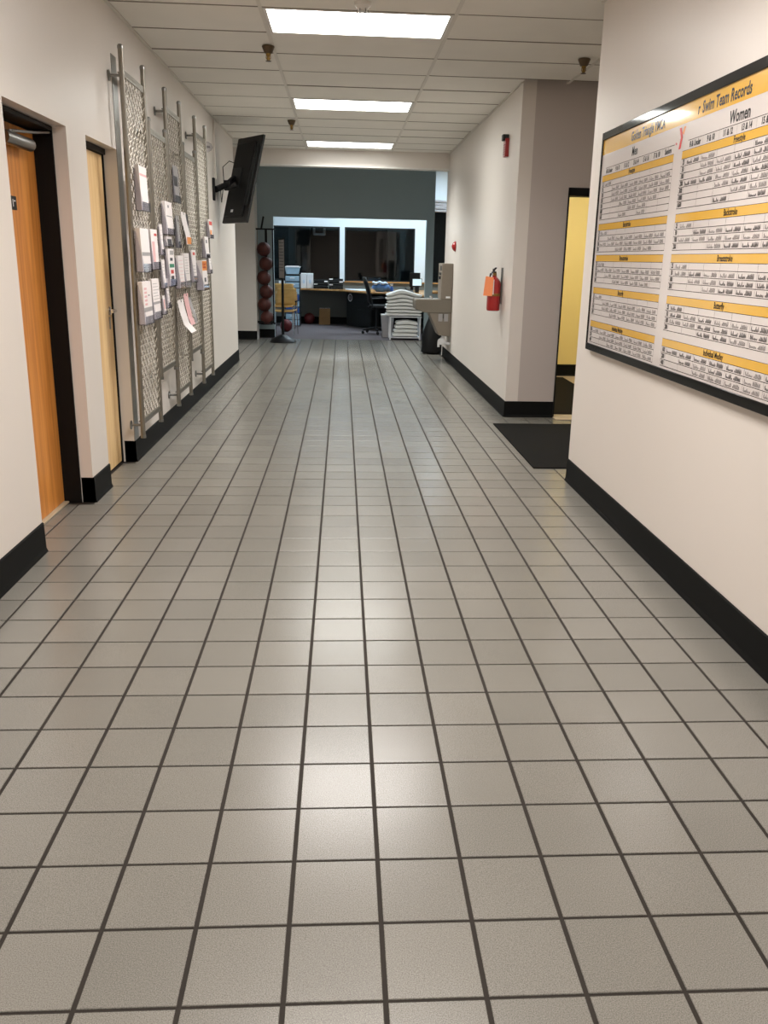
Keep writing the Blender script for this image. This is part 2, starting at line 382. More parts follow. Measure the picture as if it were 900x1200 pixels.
for k_, e_ in HALL_E.items(): mat('hall_diffuser%d' % k_, (255, 250, 245), .5, emit=LENS_E[k_], ecol=HALL_C[k_])
mat('office_diffuser', (240, 250, 255), .5, emit=OFFICE_E, ecol=OFFICE_C)
mat('yellow_diffuser', (255, 244, 225), .5, emit=YELLOW_E, ecol=(1, .97, .9))
def light(x0, y0, x1, y1, z, m, label, e=None, col=None, spread=140, group='recessed ceiling lights'):
    r = thing('ceiling_light', ((x0 + x1) / 2, (y0 + y1) / 2, z), label, 'ceiling light', group)
    f = .022
    MB().box(x0, x1, y0, y0 + f, z - .002, z + .03).box(x0, x1, y1 - f, y1, z - .002, z + .03).box(x0, x0 + f, y0 + f, y1 - f, z - .002, z + .03).box(x1 - f, x1, y0 + f, y1 - f, z - .002, z + .03).build('frame', 'light_frame', r, smooth=False)
    MB().box(x0 + f, x1 - f, y0 + f, y1 - f, z + .004, z + .02).build('diffuser', m, r, smooth=False)
    if e:   # the tubes' light leaves the prismatic lens mostly downwards
        ld = bpy.data.lights.new('lamp', 'AREA'); ld.shape = 'RECTANGLE'; ld.size = x1 - x0 - 2 * f; ld.size_y = y1 - y0 - 2 * f
        ld.energy = e; ld.color = col; ld.spread = math.radians(spread)
        lo = bpy.data.objects.new('lamp', ld); COL.objects.link(lo); lo.parent = r; lo.location = (0, 0, -.001)
    return r
for j, lab in ((-1, 'large glowing rectangular ceiling light nearest at the top of the picture'), (4, 'middle glowing ceiling light, between the nearest and the farthest'), (9, 'farthest and smallest glowing ceiling light, just before the beam'),
               (-6, 'ceiling light just behind the viewpoint, out of the picture'), (-11, 'ceiling light farthest behind the viewpoint, out of the picture')):
    y = Y0C + j * TW
    light(X0C + .014, y + .008, X0C + TL - .014, y + TW - .008, ZC, 'hall_diffuser%d' % j, lab, HALL_E[j] * LAMP_F[j], HALL_C[j])
light(.5, 15.7, 1.7, 16.3, LZ - .03, 'office_diffuser', 'cool white light on the office ceiling, left one')
light(2.5, 15.7, 3.7, 16.3, LZ - .03, 'office_diffuser', 'cool white light on the office ceiling, right one')
light(3.2, 7.6, 4.4, 8.2, 2.69, 'yellow_diffuser', 'light on the ceiling of the yellow room')

# baseboards (cove profile, .15 high)
def base(name, pts, label):
    """pts: polyline of wall-face points; board stands off to the left-hand side of travel"""
    mb = MB()
    for (ax, ay), (bx, by) in zip(pts, pts[1:]):
        d = Vector((bx - ax, by - ay, 0)); L_ = d.length; d.normalize(); n = Vector((-d.y, d.x, 0))
        prof = [(0, 0), (.016, 0), (.017, .004), (.010, .022), (.008, .145), (.004, .15), (0, .15)]
        e = .0
        a = Vector((ax, ay, 0)) - d * e; b = Vector((bx, by, 0)) + d * e
        vs = [a + n * p + Vector((0, 0, h)) for p, h in prof] + [b + n * p + Vector((0, 0, h)) for p, h in prof]; k = len(prof)
        mb.add(vs, [tuple(range(k)), tuple(reversed(range(k, 2 * k)))] + [(i, (i + 1) % k, k + (i + 1) % k, k + i) for i in range(k)])
    at(0, 0, 0)
    return tag(mb.build(name, 'rubber_base', smooth=False), label, 'baseboard', kind='structure')
base('baseboard_left', [(XL, D1[0]), (XL, -4.5)], 'black rubber baseboard on the left wall nearest the viewpoint')
base('baseboard_left', [(-.597, D1[1]), (XL + .008, D1[1])], 'black baseboard return inside the first door recess')
base('baseboard_left', [(XL, D2[0]), (XL, D1[1])], 'black baseboard between the two recessed doors')
base('baseboard_left', [(-.60, D2[1]), (XL + .008, D2[1])], 'black baseboard return inside the second door recess')
base('baseboard_left', [(XL, 10.62), (XL, D2[1])], 'black baseboard under the wire mesh panels')
base('baseboard_right', [(XR, -4.5), (XR, 4.08)], 'black baseboard below the record board')
base('baseboard_right', [(XR, 4.08), (4.3, 4.08)], 'black baseboard round the corner of the near right wall')
base('baseboard_right', [(XF, 6.42), (XF, 11.5)], 'black baseboard below the fire extinguisher')
base('baseboard_right', [(DR[0], 6.42), (XF - .008, 6.42)], 'black baseboard on the shaded alcove wall'.replace('alcove', 'alcove end'))
base('baseboard_yellow_room', [(4.9, 9.4), (2.6, 9.4)], 'black baseboard under the yellow wall')
base('baseboard_lobby', [(-.565, 13.68), (-4, 13.68)], 'black baseboard on the pale pier left of the ball rack')
base('baseboard_lobby', [(OP[0], 14.1), (-.565, 14.1)], 'black baseboard below the basketball rack')
base('baseboard_lobby', [(4.5, 14.1), (OP[1], 14.1)], 'black baseboard on the half wall right of the office opening')
base('baseboard_office', [(4.5, WY), (-1.2, WY)], 'black baseboard at the back of the office under the counter')

# corner guard + raceway
at(XL, 4.58, 0)
tag(MB().box(XL, XL + .004, D2[1], D2[1] + .12, .15, 2.62).build('corner_guard', 'steel', smooth=False), 'tall brushed steel strip on the left wall beside the pale door', 'corner guard')
at(XL, 8.85, 0)
tag(MB().box(XL, XL + .022, 8.84, 8.875, 2.25, 2.88).build('cable_cover', 'wall_paint', bev=.003), 'narrow painted cable cover running up from the television mount to the ceiling', 'cable cover')

# ------------------------------------------------------------------ doors and windows
at(0, 0, 0)
d = thing('door_1', (-.72, 3.07, 0), 'recessed orange-stained wooden door nearest on the left, with a steel closer', 'door', kind='structure')
MB().box(-.745, -.70, D1[0] + .02, D1[1] - .01, .012, 2.02).build('leaf', 'orange_wood', d, bev=.002)
MB().box(-.70, -.60, D1[0], D1[1] - .0, 2.03, 2.05).box(-.70, -.60, D1[1] - .012, D1[1], 0, 2.05).box(-.70, -.60, D1[0], D1[0] + .012, 0, 2.05).box(-.76, -.70, D1[0], D1[1], 2.02, 2.05).box(-.76, -.70, D1[1] - .01, D1[1], 0, 2.05).box(-.76, -.70, D1[0], D1[0] + .018, 0, 2.05).build('frame', 'black_frame', d, bev=.001)
MB().box(-.745, -.672, D1[0] + .012, D1[1] - .012, 0.0005, .011).build('threshold', 'threshold', d, bev=.003)['label'] = 'pale metal threshold strip'
c = MB().tube([(-.655, 2.95, 1.935), (-.655, 3.30, 1.935)], .032, 16).build('closer', 'steel', d); c['label'] = 'steel cylinder door closer'
MB().box(-.70, -.65, 2.97, 3.2, 1.915, 1.955).build('closer_bracket', 'steel', c, bev=.003)
MB().tube([(-.652, 3.05, 1.97), (-.625, 3.3, 1.995), (-.612, 3.485, 2.02)], .007, 8).tube([(-.652, 3.05, 1.935), (-.652, 3.05, 1.975)], .011, 8).build('closer_arm', 'steel', c)
s_ = MB().box(-.70, -.697, 3.10, 3.165, 1.615, 1.68).build('sign', 'black_plastic', d); s_['label'] = 'small black sign plate'
MB().box(-.697, -.6965, 3.115, 3.122, 1.63, 1.665).box(-.697, -.6965, 3.133, 3.15, 1.655, 1.661).build('lettering', 'white_plastic', s_)
d = thing('door_2', (-.64, 4.19, 0), 'recessed pale maple door with a steel lever handle beside the steel strip', 'door', kind='structure')
MB().box(-.665, -.62, D2[0] + .012, D2[1] - .022, .012, 2.02).build('leaf', 'maple_wood', d, bev=.002)
MB().box(-.70, -.60, D2[0], D2[0] + .01, 0, 2.06).box(-.70, -.612, D2[1] - .016, D2[1], 0, 2.06).box(-.70, -.60, D2[0], D2[1], 2.025, 2.06).build('frame', 'black_frame', d, bev=.001)
h = MB().lathe([(.03, 0), (.03, .008), (.022, .012), (.012, .014), (.011, .045)], (-.62, 4.43, 1.05), 20, 'x').tube([(-.578, 4.43, 1.05), (-.572, 4.40, 1.052), (-.572, 4.32, 1.05)], [.011, .01, .008], 12).build('handle', 'chrome', d); h['label'] = 'steel lever handle'
MB().box(-.62, -.617, 4.415, 4.445, .93, 1.01).build('lock_plate', 'steel', d, bev=.002)
# doorway in alcove
d = thing('door_3', (3.39, 6.45, 0), 'open black-framed doorway in the alcove showing a yellow wall', 'door', kind='structure')
MB().box(DR[0], DR[0] + .010, 6.40, 6.55, 0, 2.05).box(DR[1] - .03, DR[1], 6.40, 6.55, 0, 2.05).box(DR[0], DR[1], 6.40, 6.55, 1.99, 2.06).build('frame', 'black_frame', d, bev=.002)
MB().box(DR[0], DR[1], 6.28, 6.54, 0.0, .008).build('threshold', 'threshold', d, bev=.003)['label'] = 'tan threshold strip'

def window(name, x0, x1, z0, z1, label):
    w_ = thing(name, ((x0 + x1) / 2, WY + .05, z0), label, 'window', kind='structure')
    f = .03; y0, y1 = WY + .02, WY + .08
    MB().box(x0, x1, y0, y1, z1 - f, z1).box(x0, x1, y0, y1, z0, z0 + f).box(x0, x0 + f, y0, y1, z0 + f, z1 - f).box(x1 - f, x1, y0, y1, z0 + f, z1 - f).build('window_frame', 'dark_grey', w_, bev=.003)
    MB().box(x0 + f, x1 - f, WY + .045, WY + .051, z0 + f, z1 - f).build('pane', 'window_glass', w_, smooth=False)
    return w_
window('window_1', -1.2, .865, .92, 2.06, 'dark left window at the back of the office behind the paper trays')
window('window_2', .97, 2.50, .92, 2.06, 'dark right window at the back of the office behind the office chair')
window('window_3', 2.75, 4.45, .92, 2.56, 'tall dark window far right, seen above the half wall')
struct(MB().box(.865, .97, WY - .03, WY + .15, .92, 2.06), 'trim_3', 'wall_office', 'white mullion between the two office windows', 'trim')
struct(MB().box(.97, 4.45, WY - .05, WY + .02, .905, .93), 'trim_4', 'counter_wood', 'wooden sill under the right office window', 'trim')
# bundled blind on third window
at(3.4, WY, 2.5)
mb = MB()
for k in range(5): mb.tube([(2.66 + .3 * i, WY - .05 - .02 * math.sin(i * 2 + k), 2.62 - .045 * k + .012 * math.sin(i * 1.7 + k * 2)) for i in range(7)], .026, 8)
tag(mb.build('bunched_blind', 'print_grey'), 'grey bunched blind at the top of the tall far right window', 'blind')
# outside
struct(MB().box(-6, 9, 17.76, 26, -.1, 0), 'ground_outside', 'outside', 'dark ground outside the office windows', 'ground')
struct(MB().box(-6, 9, 25.9, 26, 0, 5), 'wall_outside', 'outside', 'dark wall outside the office windows')
at(0, 0, 0)
for x, y, wd, lab in ((.16, 19.2, .5, 'dim grey column outside the left office window'), (2.75, 20.2, .7, 'dim column outside the right office window')):
    struct(MB().box(x - wd, x, y, y + .4, 0, 5), 'column_outside', 'outside_column', lab, 'column')
at(1.9, 21, 0)
t = thing('pool_bench', (1.9, 21, 0), 'dim low cabinet outside behind the right office window', 'cabinet')
MB().box(1.4, 2.5, 21, 21.5, .0, .9).build('body', 'outside_column', t, bev=.01); MB().box(1.36, 2.54, 20.97, 21.52, .9, .95).build('top', 'dark_grey', t, bev=.005)
t = thing('wall_speaker', (.41, 17.85, 2.0), 'dim box hanging outside at the top of the left office window', 'speaker')
MB().box(.28, .55, 17.80, 17.98, 1.88, 2.12).build('housing', 'white_plastic', t, bev=.02); MB().box(.33, .5, 17.79, 17.80, 1.93, 2.07).build('grille', 'outside', t); MB().box(.39, .44, 17.751, 17.80, 2.07, 2.11).build('bracket', 'dark_grey', t)

# ------------------------------------------------------------------ ceiling fittings
def sprinkler(x, y, lab, clear=False):
    t = thing('sprinkler', (x, y, ZC), lab, 'sprinkler', 'ceiling sprinklers')
    MB().lathe([(.045, 0), (.047, -.004), (.030, -.045), (.022, -.05)], (x, y, ZC), 24).build('escutcheon', 'sprinkler_metal', t)
    MB().lathe([(.018, -.045), (.018, -.06), (.010, -.066), (.012, -.09), (.006, -.092)], (x, y, ZC), 12).tube([(x - .014, y, ZC - .06), (x - .016, y, ZC - .08), (x - .004, y, ZC - .095)], .003, 6).tube([(x + .014, y, ZC - .06), (x + .016, y, ZC - .08), (x + .004, y, ZC - .095)], .003, 6).build('nozzle', 'brass', t)
    MB().lathe([(.006, -.094), (.02, -.098), (.02, -.101), (.004, -.102)], (x, y, ZC), 16).build('deflector', 'sprinkler_metal', t)
sprinkler(.375, 5.46, 'dark pendant sprinkler left of and just beyond the nearest ceiling light')
sprinkler(.345, 8.89, 'small dark pendant sprinkler beside the far end of the ceiling, left of the farthest light')
sprinkler(2.73, 5.50, 'dark pendant sprinkler at top right beside the near right wall')
t = thing('smoke_detector', (1.037, 4.29, ZC), 'small pale detector on the ceiling in front of the nearest light', 'detector')
MB().lathe([(.05, 0), (.05, -.018), (.036, -.03), (.03, -.045)], (1.037, 4.29, ZC), 24).build('housing', 'light_frame', t)
mb = MB()
for k in range(6):
    a = k * math.pi / 3; mb.tube([(1.037 + .03 * math.cos(a), 4.29 + .03 * math.sin(a), ZC - .03), (1.037 + .036 * math.cos(a), 4.29 + .036 * math.sin(a), ZC - .055), (1.037 + .012 * math.cos(a), 4.29 + .012 * math.sin(a), ZC - .066)], .003, 6)
mb.build('cage', 'steel', t)
t = thing('strobe_lens', (XL, 8.10, 2.50), 'small clear faceted fixture high on the left wall beside the last mesh panel', 'fixture')
MB().box(XL, XL + .03, 8.04, 8.16, 2.43, 2.57).build('back_box', 'white_plastic', t, bev=.006)
MB().lathe([(.05, .03), (.055, .05), (.035, .085), (.01, .10)], (XL, 8.10, 2.50), 7, 'x').build('lens', 'acrylic', t, smooth=False)
MB().lathe([(.015, .03), (.012, .07)], (XL, 8.10, 2.50), 8, 'x').build('bulb', 'chrome', t)

# ------------------------------------------------------------------ wire mesh panels
XP = -.447
def wire_panel(y0, y1, z0, z1, bz0, bz1, lab):
    t = thing('mesh_panel', (XP, (y0 + y1) / 2, z0), lab, 'mesh panel', 'steel pipe and wire mesh display panels')
    for y in (y0, y1):
        MB().tube([(XP, y, z0), (XP, y, z1 - .012)], .0165, 12).build('pipe', 'galvanised', t)
        MB().lathe([(.0185, z1 - .025), (.0185, z1 - .008), (.012, z1)], (XP, y, 0), 12).build('pipe_cap', 'steel', t)
        MB().lathe([(.0185, z0 + .0), (.0185, z0 + .02)], (XP, y, 0), 12).build('pipe_cap', 'steel', t)
    for bz in (bz0, bz1):
        MB().box(XP - .004, XP + .004, y0 + .014, y1 - .014, bz - .02, bz + .02).box(XP - .03, XP + .004, y0 + .014, y1 - .014, bz - .003, bz + .003).build('crossbar', 'galvanised', t, bev=.001)
    # zigzag woven wires
    mb = MB(); p = .0375; cols = int((y1 - y0 - .03) / p); r = .0030
    step = (y1 - y0 - .03) / cols
    nz = int((bz1 - bz0) / .037)
    for c in range(cols):
        ya = y0 + .015 + c * step; yb = ya + step
        pts = []
        for k in range(nz + 1):
            side = (k + c) % 2
            pts.append((XP + (.0035 if side else -.0035), yb if side else ya, bz0 + (bz1 - bz0) * k / nz))
        # flat triangular tube, cheap
        base_ = len(mb.v)
        for (x, y, z) in pts:
            mb.v += [(x - r, y, z - r), (x + r, y, z - r), (x, y, z + r * 1.3)]
        for k in range(nz):
            a = base_ + 3 * k
            for q in range(3): mb.f.append((a + q, a + (q + 1) % 3, a + 3 + (q + 1) % 3, a + 3 + q))
    o = mb.build('wire_mesh', 'mesh_wire', t, smooth=False); o['kind'] = 'stuff'
    for z in (bz0, bz1):
        MB().tube([(XL + .008, y0, z - .02), (XP, y0, z - .02)], .009, 8).lathe([(.032, 0), (.032, .006), (.014, .01)], (XL + .002, y0, z - .02), 16, 'x').build('wall_bracket', 'steel', t)
    return t
wire_panel(4.44, 5.03, .19, 2.655, .30, 2.50, 'tall wire mesh panel nearest, beside the steel strip')
wire_panel(5.12, 5.70, .50, 2.345, .56, 2.26, 'shorter wire mesh panel, second from the nearest')
wire_panel(5.755, 6.345, .185, 2.65, .30, 2.50, 'tall wire mesh panel in the middle of the five')
wire_panel(6.43, 7.03, .485, 2.345, .56, 2.26, 'shorter wire mesh panel, fourth along the wall')
wire_panel(7.09, 7.69, .185, 2.65, .30, 2.50, 'tall wire mesh panel farthest, closest to the television')

# brochures in holders
GB = 'leaflets and brochure holders on the mesh panels'
def holder(y0, z0, z1, lab, w_=.225, dep=.045, marks=(), lx=0, tone='white_paper', cat='brochure holder', lean=0):
    x0 = XP + .022; dep = .012 + dep * .62
    t = thing('brochure_holder', (x0, y0 + w_ / 2, z0), lab, cat, GB)
    H = z1 - z0
    mb = MB().box(x0, x0 + .003, y0, y0 + w_, z0, z1 - .02)
    for yy in (y0, y0 + w_ - .003): mb.prism([(x0, z0), (x0 + dep, z0), (x0 + dep, z0 + H * .22), (x0 + .012, z1 - .02), (x0, z1 - .02)], yy, yy + .003, 'y')
    mb.box(x0 + dep - .003, x0 + dep, y0, y0 + w_, z0, z0 + H * .2).box(x0, x0 + dep, y0, y0 + w_, z0, z0 + .003)
    mb.build('holder', 'acrylic', t, smooth=False)
    l0 = x0 + .006
    le = MB().prism([(l0, z0 + .005), (l0 + dep - .014, z0 + .005), (l0 + dep - .022, z1), (l0, z1)], y0 + .006, y0 + w_ - .006, 'y').build('leaflet', tone, t, bev=.001)
    fx = lambda z: l0 + dep - .014 - .008 * (z - z0 - .005) / (z1 - z0 - .005)
    for (a, b, c, d_, m) in marks:
        za, zb = z0 + H * c, z0 + H * d_; ya, yb = y0 + .006 + (w_ - .012) * a, y0 + .006 + (w_ - .012) * b
        MB().add([(fx(za) + .0006, ya, za), (fx(za) + .0006, yb, za), (fx(zb) + .0006, yb, zb), (fx(zb) + .0006, ya, zb)], [(0, 1, 2, 3)]).build('printed_panel', m, le, smooth=False)
    return t
LN = lambda n, a=.08, b=.92, lo=.5, hi=.95, m='print_grey': [(a, b - .1 * (k % 3), lo + (hi - lo) * k / n, lo + (hi - lo) * k / n + .012, m) for k in range(n)]
holder(4.50, 1.69, 1.97, 'white leaflet in a clear holder, highest on the nearest tall mesh panel', marks=[(.02, .98, .78, .83, 'print_pink')] + LN(3, lo=.1, hi=.25), dep=.06)
holder(4.42, 1.30, 1.58, 'white leaflet in the upper left holder of the block of four', marks=[(.02, .98, .38, .46, 'print_grey')] + LN(3, lo=.05, hi=.2), dep=.065, w_=.26)
holder(4.79, 1.31, 1.585, 'pink-marked leaflet in the upper right holder of the block of four', marks=[(.1, .5, .2, .7, 'print_pink'), (.5, .9, .84, .9, 'print_red')], w_=.215)
holder(4.40, .96, 1.24, 'leaflet with pale red text in the lower left holder of the block of four', marks=[(.15, .45, .45 + .09 * k, .5 + .09 * k, 'print_pink') for k in range(5)] + [(.6, .75, .66, .69, 'print_dark'), (0, 1, .3, .4, 'print_grey')], dep=.065, w_=.26)
holder(4.73, .97, 1.25, 'white form in the lower right holder of the block of four', marks=LN(6, lo=.5, hi=.95) + [(0, 1, .38, .44, 'print_grey')], dep=.05, w_=.24)
holder(5.14, 1.41, 1.63, 'narrow white leaflet on the near edge of the second mesh panel, upper', marks=LN(3), w_=.10, dep=.03)
holder(5.155, 1.17, 1.38, 'narrow white leaflet on the near edge of the second mesh panel, middle', marks=LN(4), w_=.11, dep=.03)
holder(5.14, .98, 1.12, 'small pink-printed card low on the near edge of the second mesh panel', marks=[(.2, .8, .3, .8, 'print_pink')], w_=.09, dep=.025)
holder(5.27, 1.02, 1.24, 'narrow grey-striped leaflet low on the second mesh panel', marks=LN(7, lo=.1, hi=.95), w_=.10, dep=.03)
holder(5.30, 1.56, 1.80, 'large fanned white leaflet with a small black mark, top of the second mesh panel', marks=[(.35, .5, .82, .9, 'print_dark'), (.1, .9, .55, .58, 'print_grey')], w_=.27, dep=.055)
holder(5.32, 1.475, 1.55, 'stubby dark-fronted holder directly under the large fanned leaflet', marks=[(.1, .9, .15, .75, 'print_dark')], w_=.22, dep=.045)
holder(5.34, 1.18, 1.46, 'white leaflet with green, red and black squares on the second mesh panel', marks=[(.3, .9, .84, .95, 'print_grey'), (.25, .7, .68, .76, 'print_dark'), (.1, .9, .5, .6, 'print_green'), (.25, .75, .34, .44, 'print_red'), (.25, .75, .18, .28, 'print_dark')], w_=.24, dep=.05)
holder(5.79, 1.82, 2.10, 'grey sheet with a dark picture, highest on the middle mesh panel', marks=[(.1, .8, .45, .72, 'print_dark')], w_=.22, dep=.016, tone='print_grey', cat='leaflet')
holder(5.80, 1.47, 1.72, 'grey-printed narrow leaflet at the near edge of the middle mesh panel', marks=[(.4, .7, .82, .9, 'print_dark')], w_=.12, dep=.03, tone='print_grey')
holder(5.735, 1.15, 1.41, 'thick stack of pink-white leaflets in the left of two holders on the middle mesh panel', marks=LN(8, .05, .9, .1, .95, 'print_pink'), w_=.24, dep=.05)
holder(6.0, 1.15, 1.43, 'thick stack of white leaflets in the right of two holders on the middle mesh panel', marks=LN(7, .1, .8, .4, .95), w_=.24, dep=.05)
holder(6.42, 1.18, 1.46, 'white leaflet with a red block at its top on the fourth mesh panel', marks=[(.2, .8, .84, .93, 'print_red')] + LN(3, lo=.3, hi=.6), w_=.2, dep=.04)
holder(6.72, 1.10, 1.37, 'leaflet with a bold orange and red heading on the fourth mesh panel', marks=[(0, 1, .66, .98, 'print_orange'), (.1, .8, .84, .92, 'print_red'), (.1, .8, .74, .8, 'print_red'), (.3, .7, .28, .42, 'print_dark')], w_=.28, dep=.10)
holder(7.12, 1.39, 1.59, 'white leaflet with a black mark on the farthest mesh panel', marks=[(.3, .6, .7, .85, 'print_dark'), (.3, .9, .05, .15, 'print_dark')], w_=.24, dep=.05)
holder(7.38, 1.24, 1.44, 'narrow white leaflet at the far edge of the farthest mesh panel', marks=LN(4), w_=.14, dep=.04)
holder(7.42, 1.58, 1.76, 'white leaflet with red-orange blocks, highest on the farthest mesh panel', marks=[(.05, .95, .7, .9, 'print_red'), (.2, .7, .2, .45, 'print_orange')], w_=.22, dep=.05)
def curl(y0, w_, z0, z1, bow, lab, m='white_paper', hook=0, edge=None):
    x0 = XP + .032; t = thing('hanging_leaflet', (x0, y0 + w_ / 2, z0), lab, 'leaflet', GB); N = 12
    vs = []; fs = []
    for i in range(N + 1):
        s = i / N; z = z1 + (z0 - z1) * s; x = x0 + .006 + bow * math.sin(s * math.pi * .5) ** 2 + hook * max(0, s - .75) * 2
        for yy in (y0, y0 + w_):
            vs += [(x, yy, z), (x + .0015, yy, z)]
    for i in range(N):
        a = 4 * i; fs += [(a, a + 4, a + 6, a + 2), (a + 1, a + 3, a + 7, a + 5), (a, a + 1, a + 5, a + 4), (a + 2, a + 6, a + 7, a + 3)]
    sh = MB().add(vs, fs).build('sheet', m, t)
    if edge:
        MB().box(x0 + .008 + bow, x0 + .0105 + bow, y0 + .02, y0 + w_ - .02, z0 + .005, z0 + .06).build('printed_panel', edge, sh)
    MB().tube([(x0 - .02, y0 + w_ / 2, z1 - .01), (x0 + .012, y0 + w_ / 2, z1 - .004), (x0 + .012, y0 + w_ / 2, z1 - .02)], .003, 6).build('clip', 'steel', t)
curl(5.70, .24, .80, 1.06, .05, 'long white leaflet curling outward at its bottom, lowest on the middle mesh panel', hook=.10)
curl(5.97, .20, .84, 1.10, .035, 'leaflet with a pink picture hanging beside the curled white one', 'print_pink', hook=.04)
curl(6.19, .12, .84, 1.06, .05, 'clear grey sleeve hanging low between the middle and fourth mesh panels', 'print_grey')
curl(6.00, .22, 1.50, 1.76, .04, 'bowed grey and white leaflet with an orange lower edge on the middle mesh panel', 'white_paper', edge='print_orange')
curl(6.20, .13, 1.50, 1.75, .012, 'dark grey panel leaflet hanging beside the bowed one', 'print_dark')

# ------------------------------------------------------------------ television
th, ti = .6099, .2528
n = Vector((math.cos(th) * math.cos(ti), math.sin(th) * math.cos(ti), -math.sin(ti))); wd = Vector((math.sin(th), -math.cos(th), 0)); up = n.cross(wd).normalized()
if up.z < 0: up = -up
RT = Matrix((wd, n, up)).transposed()
tc = Vector((-.2377, 9.0, 2.2617)); TWD, THT = .587, .984
tv = thing('television', tc, 'black flat television on a swivel arm, tilted down from the left wall', 'television')
P = lambda a, b, c: tc + RT @ Vector((a, b, c))
MB().obox(P(0, .018, 0), (TWD, .032, THT), RT).build('bezel', 'black_plastic', tv, bev=.006)
MB().obox(P(0, .0352, 0), (TWD - .04, .002, THT - .04), RT).build('screen', 'black_satin', tv)['label'] = 'switched-off screen'
bk = MB().obox(P(-.03, -.004, 0), (TWD * .72, .03, THT * .86), RT).build('back_cover', 'black_satin', tv, bev=.01)
MB().obox(P(.21, -.0, 0.05), (.06, .012, THT * .7), RT).build('side_panel', 'dark_grey', tv, bev=.002)
MB().obox(P(-.06, -.021, -.36), (.05, .004, .03), RT).build('sticker', 'white_plastic', bk)['label'] = 'small white sticker'
MB().obox(P(.2, -.008, .40), (.018, .01, .018), RT).obox(P(.20, -.008, .28), (.03, .01, .1), RT).build('ports', 'black_plastic', tv)
ap = P(-.12, -.03, .02)
ar = MB().obox(P(-.10, -.025, .02), (.22, .02, .22), RT).build('mount_plate', 'black_plastic', tv, bev=.003)
MB().tube([P(-.14, -.035, .02), (-.40, 8.92, 2.20), (-.50, 8.72, 2.13)], [.03, .034, .036], 8).obox((-.40, 8.92, 2.19), (.06, .06, .11)).build('arm', 'black_plastic', tv, bev=.002)
MB().box(XL, XL + .022, 8.66, 8.74, 2.01, 2.25).build('wall_plate', 'black_plastic', tv, bev=.004)
q0 = P(-.22, -.01, .2)
MB().tube([q0, q0 + Vector((-.07, -.02, .02)), q0 + Vector((-.14, -.06, -.05)), q0 + Vector((-.13, -.1, -.16)), (-.43, 8.88, 2.22), (-.45, 8.8, 2.0), (-.46, 8.78, 2.18)], .005, 6).build('cable', 'black_plastic', tv)

# ------------------------------------------------------------------ record board
BX = 2.436; BU0 = 3.80; BV0 = 2.135
bt = thing('record_board', (BX, 2.58, .92), 'large black-framed white and yellow table of swim records on the right wall', 'notice board')
# the board leans a touch off the wall at its far end
BROT = math.radians(0)
def BP(u, v, d): return (BX - d, BU0 - u, BV0 - v)
def bbox(mb, u0, u1, v0, v1, d0, d1): return mb.box(BX - d1, BX - d0, BU0 - u1, BU0 - u0, BV0 - v1, BV0 - v0)
bbox(MB(), 0.004, 2.436, .004, 1.211, -.012, .008).build('sheet', 'board_white', bt, smooth=False)
F_ = .040
for a_ in ((0, 2.44, -.008, F_ - .008), (0, 2.44, 1.223 - F_, 1.223), (0, .012, F_ - .008, 1.223 - F_), (2.428, 2.44, F_ - .008, 1.223 - F_)): bbox(MB(), *a_, -.014, .016).build('frame_rail', 'board_frame', bt, bev=.002)
DS = .0084
def quad(mb, u0, u1, v0, v1, d): mb.add([BP(u0, v1, d), BP(u1, v1, d), BP(u1, v0, d), BP(u0, v0, d)], [(0, 1, 2, 3)])
KEYM = {'ink': 'ink', 'red': 'red_ink'}
def text(s, size, u, v, key='ink', sx=.8, bold=.026, align='CENTER', d=.009):
    cu = bpy.data.curves.new('t', 'FONT'); cu.body = s; cu.size = size; cu.align_x = align; cu.align_y = 'CENTER'; cu.offset = bold * size; cu.resolution_u = 2
    ob_ = bpy.data.objects.new('t', cu); COL.objects.link(ob_)
    dg = bpy.context.evaluated_depsgraph_get(); me = ob_.evaluated_get(dg).to_mesh()
    vs = [BP(u + p.co.x * sx, v - p.co.y, d) for p in me.vertices]; fs = [tuple(p.vertices) for p in me.polygons]
    ob_.evaluated_get(dg).to_mesh_clear(); bpy.data.objects.remove(ob_); bpy.data.curves.remove(cu)
    o = MB().add(vs, fs).build('lettering', KEYM[key], bt, smooth=False)
    if size > .05: o['label'] = 'large bold black heading lettering'
def rnum(): return random.random()
hand = MB()
def stroke(pts, wdt=.0016):
    for (a, b), (c_, d_) in zip(pts, pts[1:]):
        dx, dy = c_ - a, d_ - b; L_ = math.hypot(dx, dy) or 1; nx, ny = -dy / L_ * wdt / 2, dx / L_ * wdt / 2
        hand.add([BP(a + nx, b + ny, DS + .0004), BP(c_ + nx, d_ + ny, DS + .0004), BP(c_ - nx, d_ - ny, DS + .0004), BP(a - nx, b - ny, DS + .0004)], [(0, 1, 2, 3)])
def scribble(u, v, wdt, hgt, heavy):
    k = int(wdt / .0085); x = u; tw = .0022 if heavy else .0014
    pts = []
    for i in range(k):
        x += .0085
        if i == k // 2: stroke(pts, tw) if len(pts) > 1 else None; pts = []; continue
        up_ = -hgt * (1.0 if (i == 0 or random.random() < .25 or i > k * .55) else .45)
        pts += [(x - .006 + random.uniform(-.001, .001), v + random.uniform(-.001, .001)), (x - .004, v + up_ + random.uniform(-.002, .002)), (x - .001, v - .001)]
    if len(pts) > 1: stroke(pts, tw)
lines = MB()
def band(*a):
    m_ = MB(); quad(m_, *a); m_.build('yellow_band', 'board_yellow', bt, smooth=False)
band(.014, 2.426, .03, .113, DS)
text('Golden Triangle YMCA', .064, .50, .077, align='LEFT', sx=.78)
text('r', .064, 1.355, .077, align='LEFT', sx=.78); text('Swim Team Records', .066, 1.40, .077, align='LEFT', sx=.80)
